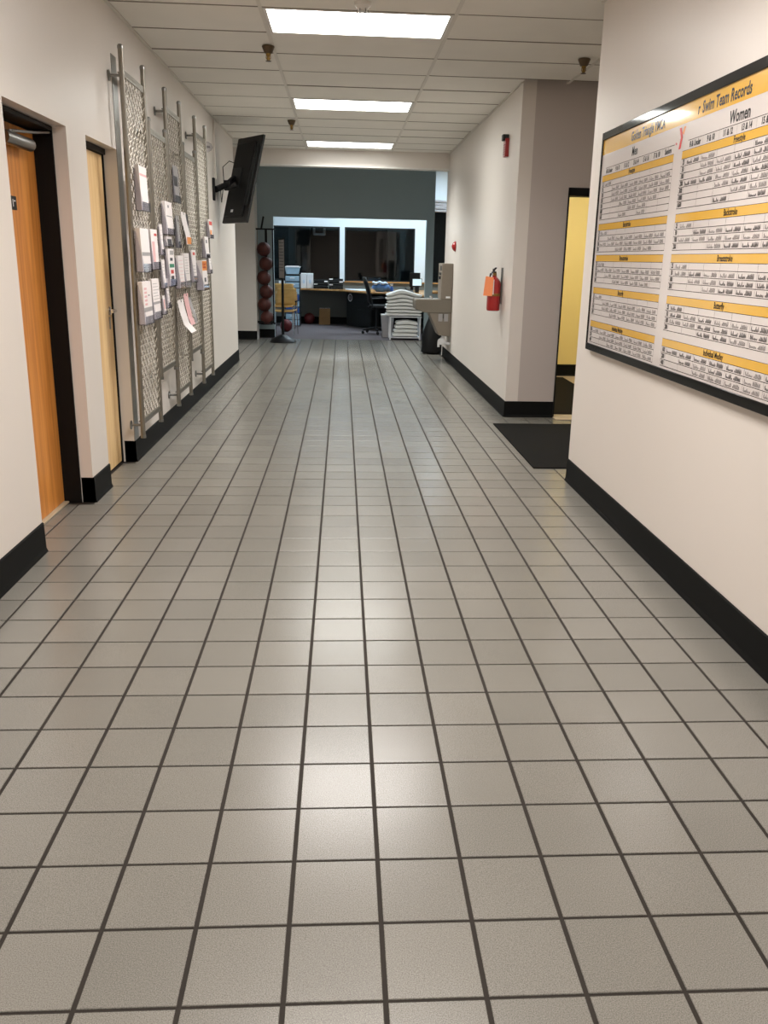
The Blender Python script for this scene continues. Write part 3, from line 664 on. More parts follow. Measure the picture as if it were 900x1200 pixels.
text('Men', .062, .575, .152, bold=.02); text('Women', .066, 1.765, .160, bold=.02)
SECT = [('Freestyle', .228, .262, ['25', '50', '100', '200', '500', '1000', '1650'], .0298), ('Backstroke', .494, .530, ['25', '50', '100', '200'], .0300), ('Breaststroke', .668, .704, ['25', '50', '100', '200'], .0300),
        ('Butterfly', .852, .888, ['25', '50', '100', '200'], .0300), ('Individual Medley', 1.046, 1.082, ['100', '200', '400'], .0300)]
HEAD = ['8 & Under', '9 & 10', '11 & 12', '13 & 14', '15 & 16', '17 & 18', 'Seniors']
for side, (ua, ub, nm) in enumerate(((.045, 1.125, .045), (1.225, 2.385, .055))):
    cw = (ub - ua - nm) / 7
    quad(lines, ua + nm, ub, .1885, .1905, DS + .0002)
    for k, h_ in enumerate(HEAD): text(h_, .034, ua + nm + cw * (k + .5), .209, sx=.80, bold=.028)
    for k in range(1, 7): quad(lines, ua + nm + cw * k - .0004, ua + nm + cw * k + .0004, .192, .226, DS + .0002)
    for si, (ttl, b0, b1, rows, rh) in enumerate(SECT):
        band(ua, ub, b0, b1, DS); text(ttl, .036, (ua + ub) / 2 - (.02 if side else .03), (b0 + b1) / 2, sx=.74, bold=.02)
        ve = b1 + rh * len(rows)
        quad(lines, ua, ub, b0 - .0007, b0 + .0007, DS + .0003); quad(lines, ua, ub, b1 - .0008, b1 + .0008, DS + .0003)
        for r_ in range(len(rows)):
            v = b1 + rh * (r_ + 1); quad(lines, ua, ub, v - .001, v + .001, DS + .0003)
            text(rows[r_], .029, ua + nm / 2, v - rh / 2, sx=.78, bold=.03)
            last = len(rows) - 1
            for k in range(7):
                if r_ == 0 and si < 4: has = (k == 0) or (side == 1 and si == 0 and k in (1, 4))
                elif si == 0 and r_ > 3: has = (k in (2, 3, 4, 5)) if r_ == 4 else (k in (3, 4) if r_ == 5 else k in (2, 4))
                elif r_ == last and si < 4: has = k > 1 and (k < 6 or random.random() < .5)
                elif si == 4: has = k >= r_
                else: has = k > 0 or random.random() < .4
                if has: scribble(ua + nm + cw * k + .008, v - .005, cw * .86, .017, side == 1 and random.random() < .55)
        for k in range(0, 8):
            uu = ua + nm + cw * k; quad(lines, uu - .0005, uu + .0005, b1, ve, DS + .0003)
        if side == 1: quad(lines, ua - .0005, ua + .0005, b1, ve, DS + .0003)
lines.build('ruled_lines', 'ink', bt, smooth=False)['kind'] = 'stuff'
o = hand.build('handwriting', 'pen', bt, smooth=False); o['kind'] = 'stuff'
lg = MB()
def lpoly(mb, pts): mb.add([BP(u, v, DS + .0006) for u, v in pts], [tuple(range(len(pts)))])
lpoly(lg, [(1.165, .125), (1.190, .125), (1.215, .168), (1.200, .215), (1.175, .215), (1.190, .168)])
lg.build('logo', 'red_ink', bt, smooth=False)['label'] = 'red bent stroke of the emblem'
lg = MB(); lpoly(lg, [(1.218, .125), (1.240, .125), (1.222, .160), (1.205, .150)]); lg.build('logo', 'orange_ink', bt, smooth=False)['label'] = 'pale orange stroke of the emblem'
text('the', .018, 1.145, .187, 'red')

# ------------------------------------------------------------------ right wall fittings
t = thing('fire_extinguisher', (2.375, 6.90, .955), 'red fire extinguisher with an orange tag hanging on the far right wall', 'fire extinguisher')
ex, ey = 2.385, 6.90
cyl = MB().lathe([(.052, .955), (.062, .96), (.064, .975), (.064, 1.20), (.058, 1.23), (.035, 1.262), (.022, 1.275), (.022, 1.285)], (ex, ey, 0), 32).build('cylinder', 'red_enamel', t)
MB().lathe([(.0655, 1.095), (.0665, 1.10), (.0665, 1.115), (.0655, 1.12)], (ex, ey, 0), 32).build('strap', 'brass', t)
MB().lathe([(.018, 1.28), (.02, 1.30), (.014, 1.325)], (ex, ey, 0), 16).build('valve', 'brass', t)
MB().obox((ex - .01, ey - .045, 1.345), (.02, .13, .008), Matrix.Rotation(math.radians(-12), 3, 'X')).obox((ex - .01, ey - .03, 1.322), (.018, .10, .007), Matrix.Rotation(math.radians(8), 3, 'X')).box(ex - .018, ex + .0, ey + .0, ey + .03, 1.318, 1.35).build('lever', 'black_plastic', t, bev=.002)
MB().lathe([(.018, 0), (.018, .01)], (ex - .03, ey, 1.305), 16, 'x').build('gauge', 'chrome', t)
MB().tube([(ex - .01, ey + .02, 1.31), (ex - .03, ey + .065, 1.30), (ex - .03, ey + .085, 1.24), (ex - .02, ey + .075, 1.10), (ex - .02, ey + .072, 1.02)], .008, 8).build('hose', 'black_plastic', t)
MB().box(2.452, XF, ey - .03, ey + .03, 1.02, 1.36).box(2.44, 2.455, ey - .012, ey + .012, 1.08, 1.14).build('wall_bracket', 'steel', t, bev=.002)
tg = MB().add([(ex - .115, ey - .075, 1.10), (ex - .030, ey - .085, 1.095), (ex - .020, ey - .07, 1.27), (ex - .095, ey - .06, 1.28), (ex - .115, ey - .073, 1.10), (ex - .030, ey - .083, 1.095), (ex - .020, ey - .068, 1.27), (ex - .095, ey - .058, 1.28)], [(0, 1, 2, 3), (4, 7, 6, 5), (0, 3, 7, 4), (0, 4, 5, 1), (1, 5, 6, 2), (2, 6, 7, 3)]).build('inspection_tag', 'orange_tag', t, smooth=False); tg['label'] = 'orange paper inspection tag'
MB().tube([(ex - .05, ey - .065, 1.27), (ex - .02, ey - .02, 1.30)], .002, 5).build('tag_string', 'white_paper', t)
MB().box(ex - .028, ex - .012, ey - .0665, ey - .062, 1.11, 1.25).build('instruction_label', 'white_paper', t)
t = thing('fire_alarm', (2.45, 6.98, 2.36), 'red fire alarm strobe high on the far right wall near its corner', 'alarm')
MB().box(XF - .035, XF, 6.93, 7.03, 2.36, 2.52).build('housing', 'red_enamel', t, bev=.004)
MB().box(XF - .06, XF, 6.945, 7.015, 2.50, 2.555).build('strobe', 'dark_grey', t, bev=.006)
mb = MB()
for k in range(5): mb.box(XF - .038, XF - .034, 6.945, 7.015, 2.38 + k * .02, 2.388 + k * .02)
mb.build('grille', 'ball_red', t)
t = thing('fire_bell', (XF, 10.47, 1.60), 'small red domed bell on the right wall above the water fountain', 'bell')
MB().lathe([(.062, 0), (.066, -.006), (.062, -.02), (.045, -.038), (.02, -.05), (.006, -.052)], (XF, 10.47, 1.60), 24, 'x').build('dome', 'red_enamel', t)
MB().lathe([(.07, 0), (.07, -.004)], (XF, 10.47, 1.60), 24, 'x').build('back_plate', 'ball_red', t)

# drinking fountain
t = thing('water_fountain', (2.2, 10.6, .2), 'grey steel wall-mounted water fountain with a bottle filler at the end of the right wall', 'water fountain')
ya, yb = 10.6, 11.05
MB().prism([(1.95, .745), (1.945, .865), (1.96, .885), (XF, .885), (XF, .70), (2.09, .70)], ya, yb, 'y').build('basin', 'fountain_steel', t, bev=.008)
MB().prism([(2.145, .70), (XF, .70), (XF, .37), (2.29, .39)], ya + .01, yb - .01, 'y').build('lower_body', 'fountain_panel', t, bev=.006)
mb = MB()
for k in range(7): mb.box(2.285, 2.41, ya + .004, ya + .012, .63 + k * .008, .634 + k * .008)
for k in range(2): mb.box(2.275 + k * .075, 2.335 + k * .075, ya + .002, ya + .011, .70, .70 + .001)
mb.build('louvre', 'dark_grey', t)
mb = MB()
for a in (2.275, 2.355): mb.box(a, a + .06, ya + .002, ya + .012, .585, .69)
mb.build('vent_panel', 'print_grey', t, bev=.002)
MB().box(2.30, XF, ya, ya + .40, .885, 1.375).build('bottle_filler', 'fountain_panel', t, bev=.01)
MB().box(2.296, 2.302, ya + .03, ya + .14, 1.28, 1.34).box(2.28, 2.302, ya + .10, ya + .2, 1.16, 1.2).box(2.294, 2.302, ya + .05, ya + .3, 1.22, 1.25).build('filler_panel', 'black_plastic', t, bev=.002)
MB().box(2.37, 2.43, ya - .003, ya, .905, .93).build('label_plate', 'white_plastic', t)
MB().tube([(2.20, 10.8, .885), (2.20, 10.8, .905), (2.16, 10.8, .925)], .012, 10).lathe([(.02, .885), (.02, .893)], (2.10, 10.75, 0), 14).build('spout', 'chrome', t)
MB().tube([(2.36, 10.68, .40), (2.36, 10.68, .31), (2.40, 10.68, .27), (XF - .0, 10.68, .27)], .022, 12).tube([(2.36, 10.70, .36), (2.30, 10.68, .30), (2.30, 10.68, .22)], .018, 10).lathe([(.045, 0), (.045, .05)], (2.33, 10.64, .30), 20, 'y').build('drain_pipe', 'white_plastic', t)

t = thing('cone_bag', (2.33, 11.85, 0), 'black cone-shaped bag standing on the floor beyond the water fountain', 'bag')
prof = [(.13, 0), (.165, .03), (.17, .12), (.155, .26), (.115, .42), (.075, .56), (.045, .66), (.03, .70)]
mb = MB().lathe(prof, (2.33, 11.85, 0), 20)
mb.v = [(x + .012 * math.sin(z * 21 + x * 40), y, z) for x, y, z in mb.v]
mb.build('body', 'black_satin', t); MB().tube([(2.31, 11.85, .69), (2.34, 11.83, .74), (2.37, 11.85, .69)], .008, 8).build('carry_loop', 'black_plastic', t)

# floor mats
at(2.9, 5.2, 0)
tag(MB().box(2.29, 3.5, 4.39, 6.05, .0, .009).build('floor_mat', 'mat_rubber', bev=.003), 'black rubber floor mat at the mouth of the alcove on the right', 'floor mat')
at(3.3, 7.8, 0)
tag(MB().prism([(2.97, 6.56), (3.68, 6.56), (3.74, 9.2), (2.97, 9.2)], .001, .012).build('floor_mat', 'mat_rubber', bev=.003), 'dark mat inside the black-framed doorway below the yellow wall', 'floor mat')

# ------------------------------------------------------------------ lobby: ball rack, balls, sign stand
t = thing('ball_rack', (-.42, 13.85, .30), 'black upright wall rack holding a column of basketballs', 'ball rack')
rk = MB().box(-.56, -.235, 13.74, 13.77, 1.853, 1.878)
rk.build('top_bar', 'black_frame', t, bev=.002)
MB().box(-.285, -.265, 13.74, 13.77, .32, 1.86).build('side_post', 'black_frame', t, bev=.002)
MB().box(-.56, -.543, 13.90, 13.92, .32, 1.86).build('side_post', 'galvanised', t, bev=.002)
MB().box(-.425, -.385, 13.93, 13.96, .25, 1.86).build('rear_post', 'black_frame', t, bev=.002)
MB().box(-.56, -.265, 13.74, 13.77, .285, .32).box(-.56, -.265, 13.93, 13.96, .25, .285).build('bottom_bar', 'black_frame', t, bev=.002)
MB().tube([(-.465, 13.75, 1.87), (-.425, 13.75, 2.07)], .016, 8).build('top_rod', 'black_frame', t)
MB().box(-.425, -.385, 13.93, 14.095, 1.5, 1.54).build('wall_bracket', 'black_frame', t)
MB().box(-.425, -.385, 13.93, 14.095, .6, .64).build('wall_bracket', 'black_frame', t)
MB().tube([(-.40 + .11 * math.cos(a), 13.83 + .09 * math.sin(a), .262) for a in [k * math.pi / 8 for k in range(16)]], .008, 6, closed=True).build('ball_ring', 'black_frame', t)
def ball(x, y, z, lab, m='ball_rubber', r=.12, group=None, rot=0.4):
    t_ = thing('basketball', (x, y, z - r), lab, 'basketball', group)
    b_ = MB().sphere((x, y, z), r, 28, 16).build('shell', m, t_)
    R = Matrix.Rotation(rot, 3, 'Z') @ Matrix.Rotation(.3 + rot, 3, 'X'); c_ = Vector((x, y, z)); rr = r * 1.003
    mb = MB()
    circ = lambda f: [c_ + R @ Vector(f(2 * math.pi * k / 28)) * rr for k in range(28)]
    mb.tube(circ(lambda a: (math.cos(a), math.sin(a), 0)), .0022, 5, True).tube(circ(lambda a: (0, math.cos(a), math.sin(a))), .0022, 5, True)
    for s in (-1, 1):
        mb.tube(circ(lambda a: (s * (.45 + .25 * math.cos(2 * a)), math.sqrt(max(0, 1 - (.45 + .25 * math.cos(2 * a)) ** 2)) * math.cos(a), math.sqrt(max(0, 1 - (.45 + .25 * math.cos(2 * a)) ** 2)) * math.sin(a))), .0022, 5, True)
    mb.build('seam', 'ball_seam', t_)
for k, ((x, z), lab) in enumerate(zip([(-.436, 1.535), (-.402, 1.293), (-.441, 1.055), (-.402, .82), (-.441, .60), (-.398, .372)],
        ['topmost basketball in the black wall rack', 'second basketball from the top of the black wall rack', 'third basketball from the top of the black wall rack', 'third basketball from the bottom of the black wall rack',
         'second basketball from the bottom of the black wall rack', 'bottom basketball in the black wall rack'])):
    ball(x, 13.82, z, lab, 'ball_rubber', .1195, 'basketballs in the black wall rack', rot=k * .9)
ball(.205, 17.45, .12, 'dull red basketball on the carpet beside the cardboard boxes', 'ball_red', .12, rot=.5)
ball(-.17, 15.4, .12, 'dark red basketball on the carpet behind the stand of the floor sign', 'ball_red', .12, rot=1.2)

t = thing('sign_stand', (-.09, 13.32, 0), 'black floor-standing sign holder with a domed base in front of the ball rack', 'sign stand')
MB().lathe([(.228, 0), (.23, .012), (.205, .045), (.14, .085), (.06, .115), (.028, .13)], (-.09, 13.32, 0), 32).build('base', 'black_plastic', t)
MB().tube([(-.09, 13.32, .09), (-.085, 13.32, 1.07)], .022, 12).build('pole', 'black_frame', t)
RS = RZ(math.radians(-74))
f_ = MB()
for a, b, c_, e in ((0, .0, .46, .02), (0, .0, .46, .02)): pass
sc_ = Vector((-.095, 13.32, 1.38))
for off, size in (((0, 0, .32), (.46, .012, .02)), ((0, 0, -.32), (.46, .012, .02)), ((.22, 0, 0), (.02, .012, .62)), ((-.22, 0, 0), (.02, .012, .62))):
    f_.obox(sc_ + RS @ Vector(off), size, RS)
f_.build('frame', 'black_frame', t, bev=.002)
pg = MB().obox(sc_, (.42, .006, .62), RS).build('page', 'white_paper', t)
mb = MB()
for k in range(10): mb.obox(sc_ + RS @ Vector((-.02 * (k % 3), -.0036, .26 - .05 * k)), (.32, .001, .012), RS).obox(sc_ + RS @ Vector((-.02 * (k % 3), .0036, .26 - .05 * k)), (.32, .001, .012), RS)
mb.build('printed_lines', 'print_grey', pg)['kind'] = 'stuff'

# ------------------------------------------------------------------ office contents
def chair(x, y, z, rot, lab, mats=('chair_wood', 'chrome')):
    t = thing('stacking_chair', (x, y, z), lab, 'chair', 'wooden chairs just inside the office')
    R = RZ(rot); G = lambda a, b, c: Vector((x, y, z)) + R @ Vector((a, b, c))
    s = MB(); N = 8   # curved seat, front towards -y
    vs = []; fs = []
    def shell(pts, th_, axis):
        mb = MB(); m_ = 6; k = len(pts)
        for i in range(m_ + 1):
            a = -1 + 2 * i / m_
            for (b, c) in pts:
                w_ = .205 - .02 * (b > .1 and c > .7)
                mb.v.append(tuple(G(a * w_, b + .015 * a * a * (-1 if axis else 0), c + (.0 if axis else .012 * a * a))))
        for i in range(m_):
            for j in range(k - 1): mb.f.append((i * k + j, i * k + j + 1, (i + 1) * k + j + 1, (i + 1) * k + j))
        return mb
    o = shell([(-.20, .435), (-.18, .455), (-.05, .455), (.10, .45), (.19, .46)], .012, 0).build('seat', mats[0], t); so = o.modifiers.new('s', 'SOLIDIFY'); so.thickness = .014
    o = shell([(.20, .53), (.21, .60), (.225, .70), (.245, .80), (.255, .845)], .012, 1).build('backrest', mats[0], t); so = o.modifiers.new('s', 'SOLIDIFY'); so.thickness = .014
    for sx in (-1, 1):
        MB().tube([G(sx * .20, -.19, .0), G(sx * .195, -.16, .30), G(sx * .19, -.13, .43)], .010, 8).build('leg', mats[1], t)
        MB().tube([G(sx * .21, .24, .0), G(sx * .20, .18, .35), G(sx * .20, .20, .50), G(sx * .19, .245, .78)], .010, 8).build('leg', mats[1], t)
    MB().tube([G(-.19, -.13, .43), G(-.19, .17, .43)], .009, 8).tube([G(.19, -.13, .43), G(.19, .17, .43)], .009, 8).tube([G(-.19, .0, .425), G(.19, .0, .425)], .009, 8).build('seat_frame', mats[1], t)
    MB().obox(G(.215, .05, .62), (.03, .20, .025), R).tube([G(.2, -.05, .44), G(.215, -.03, .61)], .008, 6).build('armrest', 'black_plastic', t, bev=.004)
chair(-.15, 14.72, 0, math.radians(-6), 'pale wooden chair with chrome legs, the front one of two inside the office opening')
chair(-.20, 14.98, .075, math.radians(-2), 'pale wooden chair stacked behind and above the front one')

# drawer tower
tx0, tx1, ty0, ty1 = -.275, .035, 16.75, 17.1
t = thing('drawer_tower', (-.12, 16.9, 0), 'tall tower of clear plastic drawers with dark rails at the left of the office', 'drawer unit')
MB().box(tx0, tx0 + .012, ty0 + .01, ty1, 0, 1.06).box(tx1 - .012, tx1, ty0 + .01, ty1, 0, 1.06).box(tx0, tx1, ty1 - .01, ty1, 0, 1.06).box(tx0, tx1, ty0, ty1, 1.05, 1.065).build('frame', 'dark_grey', t, bev=.003)
for k in range(8):
    z = .02 + k * .129; m_ = 'blue_plastic' if k in (2, 4) else 'clear_blue'
    dr = MB().box(tx0 + .014, tx1 - .014, ty0, ty1 - .02, z, z + .108).build('drawer', m_, t, bev=.006)
    if k in (2, 4): dr['label'] = 'blue drawer'
    MB().box(-.17, -.07, ty0 - .015, ty0, z + .06, z + .075).build('handle', 'white_plastic', dr, bev=.003)
t = thing('storage_basket', (-.12, 16.9, 1.066), 'translucent basket of papers on top of the drawer tower', 'basket')
MB().prism([(tx0 + .03, 1.066), (tx1 - .03, 1.066), (tx1 - .0, 1.215), (tx0, 1.215)], ty0 + .02, ty1 - .04, 'y').build('body', 'clear_blue', t, bev=.01)
MB().box(tx0 - .008, tx1 + .008, ty0 + .01, ty1 - .03, 1.205, 1.222).build('rim', 'white_plastic', t, bev=.004)
MB().box(tx0 + .03, tx1 - .03, ty0 + .03, ty1 - .06, 1.222, 1.235).build('papers', 'white_paper', t)

# counter
ctr = thing('office_counter', (1.6, 16.8, 0), 'long wooden-topped counter running under the office windows', 'counter')
cp = [(-.02, 17.25), (.88, 16.82), (1.38, 15.93), (1.55, 15.80), (2.15, 15.75), (2.28, 14.75), (4.45, 14.75), (4.45, WY - .02), (-.02, WY - .02)]
MB().prism(cp, .735, .77).build('top', 'counter_wood', ctr, bev=.004)
MB().box(3.3, 4.4, 15.0, 17.4, .02, .735).build('support_panel', 'dark_grey', ctr)
MB().box(-.01, .02, 17.25, 17.55, 0, .735).build('support_panel', 'dark_grey', ctr)
cab = thing('filing_cabinet', (1.4, 16.95, 0), 'dark grey cabinet with a round white sign under the counter', 'cabinet')
CR = math.atan2(16.5 - 17.19, 1.535 - 1.019); RC = RZ(CR); cc = Vector((1.019, 17.19, 0))
K = lambda a, b, c: cc + RC @ Vector((a, b, c))
MB().obox(K(.43, .22, .365), (.86, .44, .725), RC).build('body', 'dark_grey', cab, bev=.006)
for k, (z0, z1) in enumerate(((.03, .36), (.37, .56), (.57, .72))):
    dr = MB().obox(K(.62, -.006, (z0 + z1) / 2), (.46, .014, z1 - z0), RC).build('drawer', 'dark_grey', cab, bev=.003)
    MB().obox(K(.62, -.02, z1 - .035), (.12, .012, .014), RC).build('handle', 'black_plastic', dr)
def disc(mb, a, z, r0, dd): 
    N = 24; vs = [K(a + r0 * math.cos(2 * math.pi * k / N) * .9, dd, z + r0 * math.sin(2 * math.pi * k / N)) for k in range(N)] + [K(a + r0 * math.cos(2 * math.pi * k / N) * .9, dd - .003, z + r0 * math.sin(2 * math.pi * k / N)) for k in range(N)]
    mb.add(vs, [tuple(range(N)), tuple(range(N, 2 * N))] + [(k, (k + 1) % N, N + (k + 1) % N, N + k) for k in range(N)])
mb = MB(); disc(mb, .13, .60, .085, -.001); sg = mb.build('round_sign', 'white_plastic', cab); sg['label'] = 'round white sign with a dark ring'
mb = MB(); disc(mb, .13, .60, .055, -.0045); mb.build('sign_ring', 'print_dark', sg)
mb = MB(); disc(mb, .13, .60, .035, -.008); mb.build('sign_centre', 'print_grey', sg)
# boxes
for z, dz_, lab in ((0, .0, 'cardboard box on the carpet under the counter, the lower of two'), (.175, .01, 'cardboard box with a pale top, the upper of two under the counter')):
    t = thing('cardboard_box', (.54, 17.4, z), lab, 'box', 'cardboard boxes under the counter')
    MB().box(.42 + dz_, .66, 17.3, 17.52, z, z + .172).build('body', 'cardboard', t, bev=.003)
    MB().box(.42 + dz_, .535, 17.3, 17.52, z + .172, z + .1745).box(.545, .66, 17.3, 17.52, z + .172, z + .1745).build('flap', 'white_paper' if z else 'cardboard', t)
# white file boxes
_before = set(bpy.data.objects)
for k, lab in enumerate(('white file box on the counter, left of the pair', 'white file box on the counter, right of the pair beside the black trays')):
    x = .03 + k * .135
    t = thing('file_box', (x + .065, 17.38, .80), lab, 'file box', 'white file boxes on the counter')
    MB().prism([(17.28, .80), (17.50, .80), (17.50, 1.115), (17.28, 1.10)], x, x + .128, 'x').build('body', 'white_plastic', t, bev=.006)
    MB().box(x + .045, x + .085, 17.275, 17.28, .90, .98).build('label_holder', 'light_cloth', t)
def tray(x0, x1, y, z, lab, paper):
    t = thing('letter_tray', ((x0 + x1) / 2, y, z), lab, 'letter tray', 'black letter trays on the counter')
    MB().box(x0, x1, y - .11, y + .13, z, z + .006).box(x0, x0 + .006, y - .11, y + .13, z, z + .045).box(x1 - .006, x1, y - .11, y + .13, z, z + .045).box(x0, x1, y + .124, y + .13, z, z + .045).box(x0, x1, y - .116, y - .11, z, z + .026).build('tray', 'black_plastic', t, bev=.002)
    if paper == 'l': MB().box(x0 + .008, x0 + .08, y - .12, y + .1, z + .027, z + .046).build('papers', 'white_paper', t)
    if paper == 'r': MB().box(x1 - .08, x1 - .008, y - .12, y + .1, z + .027, z + .046).build('papers', 'white_paper', t)
    if paper == 'f': MB().box(x0 + .03, x1 - .03, y - .10, y + .1, z + .007, z + .022).build('papers', 'white_paper', t)
for k, (lab, p) in enumerate((('bottom black letter tray of the left stack of three', 'f'), ('middle black letter tray of the left stack of three', 'l'), ('top black letter tray of the left stack of three', 'r'))):
    tray(.31, .62, 17.25, .80 + k * .057, lab, p)
for k, (lab, p) in enumerate((('bottom black letter tray of the right stack of four', 'f'), ('second black letter tray from the bottom of the right stack of four', 'l'), ('third black letter tray from the bottom of the right stack of four', 'r'), ('top black letter tray of the right stack of four', 'l'))):
    tray(.64, .94, 17.05, .80 + k * .057, lab, p)
at(1.2, 16.6, .8)
tag(MB().prism([(.98, 17.0), (1.25, 16.5), (1.48, 16.5), (1.45, 17.3), (1.0, 17.3)], .801, .806).build('desk_blotter', 'light_cloth', bev=.001), 'pale blue sheet lying on the counter beside the black trays', 'desk pad')

for o_ in set(bpy.data.objects) - _before:
    if o_.parent is None: o_.location.z -= .03
# office chair
t = thing('office_chair', (1.60, 15.28, 0), 'black swivel office chair with a tall mesh back at the counter', 'office chair')
ox, oy = 1.60, 15.28
sp = [(1.33, 1.07), (1.36, .98), (1.40, .86), (1.43, .74), (1.44, .64), (1.47, .58)]
mb = MB(); k_ = len(sp)
for (xx, zz) in sp:
    hw = .21 if zz < 1.0 else .15
    for j in range(7):
        a = -1 + j / 3; mb.v.append((xx + .05 * a * a, oy + a * hw, zz))
for i in range(k_ - 1):
    for j in range(6): mb.f.append((i * 7 + j, i * 7 + j + 1, i * 7 + 8 + j, i * 7 + 7 + j))
o = mb.build('backrest', 'black_satin', t); o.modifiers.new('s', 'SOLIDIFY').thickness = .03
MB().prism([(1.42, .50), (1.44, .55), (1.80, .56), (1.86, .53), (1.84, .49)], oy - .23, oy + .23, 'y').build('seat', 'black_satin', t, bev=.015)
MB().tube([(1.42, oy, .66), (1.45, oy, .50), (1.60, oy, .47)], .02, 8).build('back_support', 'black_plastic', t)
MB().tube([(ox, oy, .10), (ox, oy, .49)], .028, 12).build('column', 'black_plastic', t)
for k in range(5):
    a = math.radians(200 + 72 * k); ex_, ey_ = ox + .29 * math.cos(a), oy + .29 * math.sin(a)
    lg_ = MB().tube([(ox, oy, .12), (ex_, ey_, .075)], [.026, .016], 8).build('base_arm', 'black_plastic', t)
    MB().lathe([(.027, -.02), (.03, -.015), (.03, .015), (.027, .02)], (ex_, ey_, .030), 14, 'y').build('caster', 'black_satin', lg_)
# arms
for s in (-1, 1): MB().tube([(1.50, oy + s * .25, .50), (1.50, oy + s * .27, .68), (1.72, oy + s * .27, .69)], .014, 8).build('armrest', 'black_plastic', t)

# counter right clutter
_before = set(bpy.data.objects)
t = thing('laundry_bag', (1.72, 16.1, .80), 'heap of blue and white cloths on the counter behind the office chair', 'cloth heap')
mb = MB().sphere((1.72, 16.1, .88), .1, 20, 12, (1.9, 1.3, .95)); random.seed(5)
mb.v = [(x + .012 * math.sin(40 * z + 9 * x), y + .01 * math.sin(30 * x), max(.801, z + .02 * math.sin(28 * x + 20 * y))) for x, y, z in mb.v]
mb.build('blue_cloth', 'blue_cloth', t)
mb = MB().sphere((1.60, 16.04, .975), .06, 16, 10, (1.3, 1, .5)).sphere((1.77, 16.03, .97), .06, 16, 10, (1.3, .8, .4)).sphere((1.70, 16.0, .985), .045, 14, 8, (1.2, .8, .6)); mb.v = [(x, y, z + .012 * math.sin(50 * x)) for x, y, z in mb.v]
mb.build('white_cloth', 'light_cloth', t)
t = thing('spray_bottle', (1.92, 15.95, .80), 'small white and blue spray bottle on the counter left of the towels', 'bottle')
MB().lathe([(.034, .80), (.036, .81), (.036, .88), (.014, .91), (.013, .925)], (1.92, 15.95, 0), 18).build('bottle', 'blue_plastic', t)
MB().box(1.88, 1.94, 15.89, 15.91, .945, .965).lathe([(.014, .925), (.014, .95)], (1.92, 15.95, 0), 12).tube([(1.90, 15.9, .945), (1.895, 15.9, .915)], .004, 6).build('trigger', 'white_plastic', t, bev=.002)
t = thing('computer_monitor', (2.36, 16.3, .80), 'black computer monitor standing behind the bright screen at the right of the counter', 'monitor')
MB().box(2.30, 2.52, 16.3, 16.33, .90, 1.185).build('panel', 'black_plastic', t, bev=.005); MB().box(2.32, 2.38, 16.31, 16.34, .80, .90).box(2.25, 2.45, 16.27, 16.42, .80, .812).build('stand', 'black_plastic', t)
t = thing('small_screen', (2.44, 16.1, .80), 'small glowing pale screen at the right end of the counter', 'screen')
MB().box(2.34, 2.54, 16.10, 16.12, .925, 1.075).build('bezel', 'black_plastic', t, bev=.003); MB().box(2.35, 2.53, 16.097, 16.10, .935, 1.065).build('display', 'screen_lit', t)
MB().prism([(16.08, .80), (16.2, .80), (16.12, .93), (16.10, .93)], 2.40, 2.48, 'x').build('stand', 'black_plastic', t)
t = thing('desk_phone', (2.24, 15.7, .80), 'black desk telephone on the counter behind the towels', 'telephone')
MB().prism([(15.62, .80), (15.80, .80), (15.80, .86), (15.62, .82)], 2.16, 2.34, 'x').build('base', 'black_plastic', t, bev=.004)
MB().tube([(2.185, 15.63, .85), (2.185, 15.66, .875), (2.185, 15.76, .89), (2.185, 15.79, .87)], .018, 8).build('handset', 'black_satin', t)

for o_ in set(bpy.data.objects) - _before:
    if o_.parent is None: o_.location.z -= .03
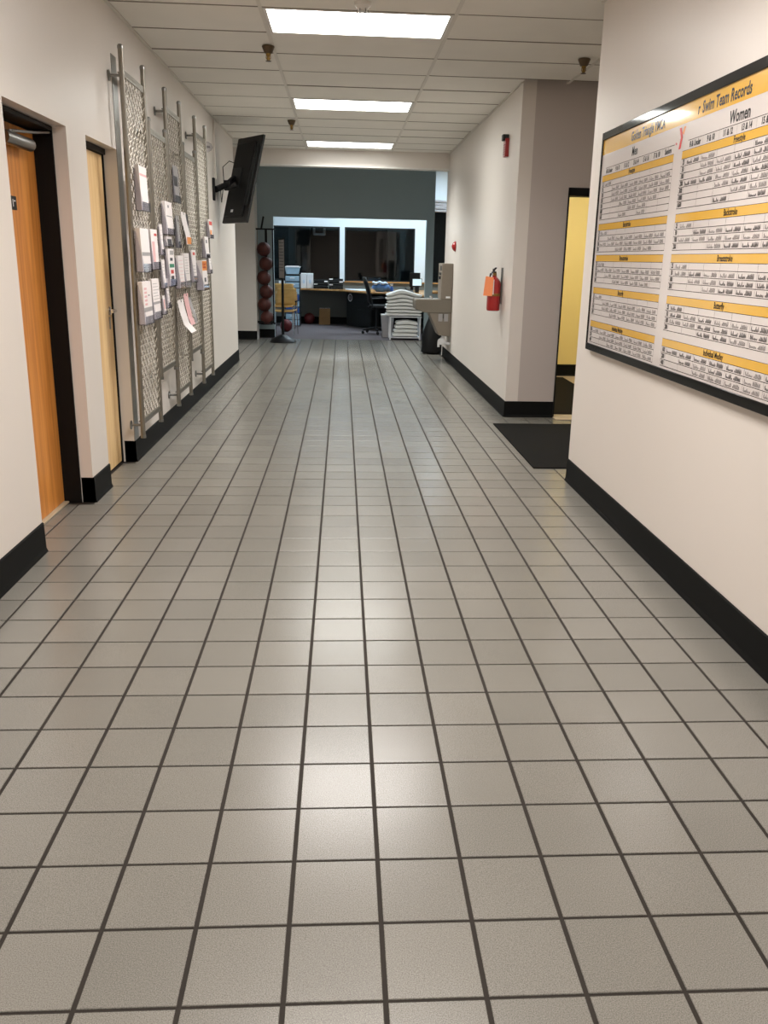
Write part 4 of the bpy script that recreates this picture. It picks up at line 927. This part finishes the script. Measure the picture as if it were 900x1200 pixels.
# towel table
t = thing('towel_table', (2.06, 14.2, 0), 'white metal frame table carrying towels at the office opening', 'table')
X0, X1, YA, YB, ZT = 1.795, 2.335, 14.06, 14.42, .40
for x in (X0, X1):
    for y in (YA, YB): MB().box(x - .014, x + .014, y - .014, y + .014, 0, ZT).build('leg', 'white_plastic', t, bev=.003)
MB().box(X0 - .02, X1 + .02, YA - .02, YB + .02, ZT, ZT + .018).build('tabletop', 'white_plastic', t, bev=.003)
MB().box(X0, X1, YA - .01, YA + .01, .03, .05).box(X0, X1, YB - .01, YB + .01, .03, .05).box(X0 - .01, X0 + .01, YA, YB, .03, .05).box(X1 - .01, X1 + .01, YA, YB, .03, .05).box(X0, X1, YA, YB, .042, .048).build('lower_shelf', 'white_plastic', t, bev=.002)
def towel(x0, x1, y0, y1, z0, h_, A0, A1, sg, lab, seed, grp):
    rr = random.Random(seed); N, Mm = 22, 8; vs = []; fs = []
    ph = rr.uniform(0, 6); g = lambda a: math.exp(-((a - .45) / sg) ** 2)
    loop = [(i / N, 1) for i in range(N + 1)] + [(i / N, 0) for i in range(N, -1, -1)]
    K_ = len(loop)
    for j in range(Mm + 1):
        b = j / Mm; y = y0 + (y1 - y0) * b
        ins = .012 * (1 - min(1, min(b, 1 - b) * 6))
        for (a, tb_) in loop:
            x = x0 + (x1 - x0) * a + .006 * math.sin(b * 7 + ph)
            e = math.sqrt(min(1, min(a, 1 - a) * 18))
            lo = z0 + A0 * g(a) + .001 + .001 * math.sin(a * 13 + ph); hi = z0 + h_ + A1 * g(a) - .002 + .0015 * math.sin(a * 11 + ph + b * 2) * (1 if A1 < .07 else 3)
            mid = (lo + hi) / 2
            z = mid + (1 if tb_ else -1) * ((hi - lo) / 2 - ins) * (.3 + .7 * e)
            vs.append((x, y, z))
    for j in range(Mm):
        for i in range(K_): fs.append((j * K_ + i, j * K_ + (i + 1) % K_, (j + 1) * K_ + (i + 1) % K_, (j + 1) * K_ + i))
    fs.append(tuple(range(K_))); fs.append(tuple(Mm * K_ + i for i in reversed(range(K_))))
    at((x0 + x1) / 2, (y0 + y1) / 2, z0)
    o = MB().add(vs, fs).build('folded_towel', 'towel'); return tag(o, lab, 'towel', grp)
ordn = ['bottom', 'second', 'third', 'fourth', 'fifth', 'sixth', 'seventh']
z = .425; rr = random.Random(3)
for k in range(7):
    labs = ['bottom white towel of the tall pile on the white table', 'second white towel from the bottom of the tall pile', 'third white towel from the bottom of the tall pile', 'middle white towel of the tall pile on the white table',
            'third white towel from the top of the tall pile', 'second white towel from the top of the tall pile', 'topmost white towel draped in a hump over the tall pile']
    AA = [0, .004, .010, .018, .030, .045, .060, .085]
    towel(1.72 + rr.uniform(-.012, .02), 2.36 + rr.uniform(-.02, .012), 14.02 + rr.uniform(-.01, .01), 14.44, z, .054, AA[k], AA[k + 1], .30, labs[k], k, 'white towels on top of the white table')
    z += .0545
z = .052
for k in range(4):
    labs = ['bottom white towel on the lower shelf of the white table', 'second white towel from the bottom on the lower shelf', 'third white towel from the bottom on the lower shelf', 'topmost white towel on the lower shelf, rounded on top']
    AA = [0, .004, .010, .016, .030]
    towel(1.845 + .02 * k, 2.30, 14.07, 14.40, z + .002, .066, AA[k], AA[k + 1], .35, labs[k], 20 + k, 'white towels on the lower shelf of the white table'); z += .068
t = thing('waste_bin', (1.76, 14.6, 0), 'grey waste bin behind the white towel table', 'bin')
MB().prism([(1.68, 0), (1.86, 0), (1.89, .40), (1.65, .40)], 14.5, 14.74, 'y').build('body', 'print_grey', t, bev=.006)
MB().box(1.645, 1.895, 14.495, 14.745, .395, .42).build('rim', 'light_frame', t, bev=.004)
# half-wall cap
struct(MB().box(2.545, 4.5, 14.07, 14.25, .83, .855), 'trim_5', 'counter_wood', 'wooden ledge on top of the half wall', 'trim')
t = thing('wall_plate', (-.38, WY, .85), 'small white plate on the back wall left of the drawer tower', 'wall plate')
MB().box(-.46, -.31, WY - .012, WY, .78, .91).build('plate', 'white_plastic', t, bev=.003); MB().box(-.41, -.36, WY - .02, WY - .012, .82, .87).build('socket', 'dark_grey', t, bev=.002)
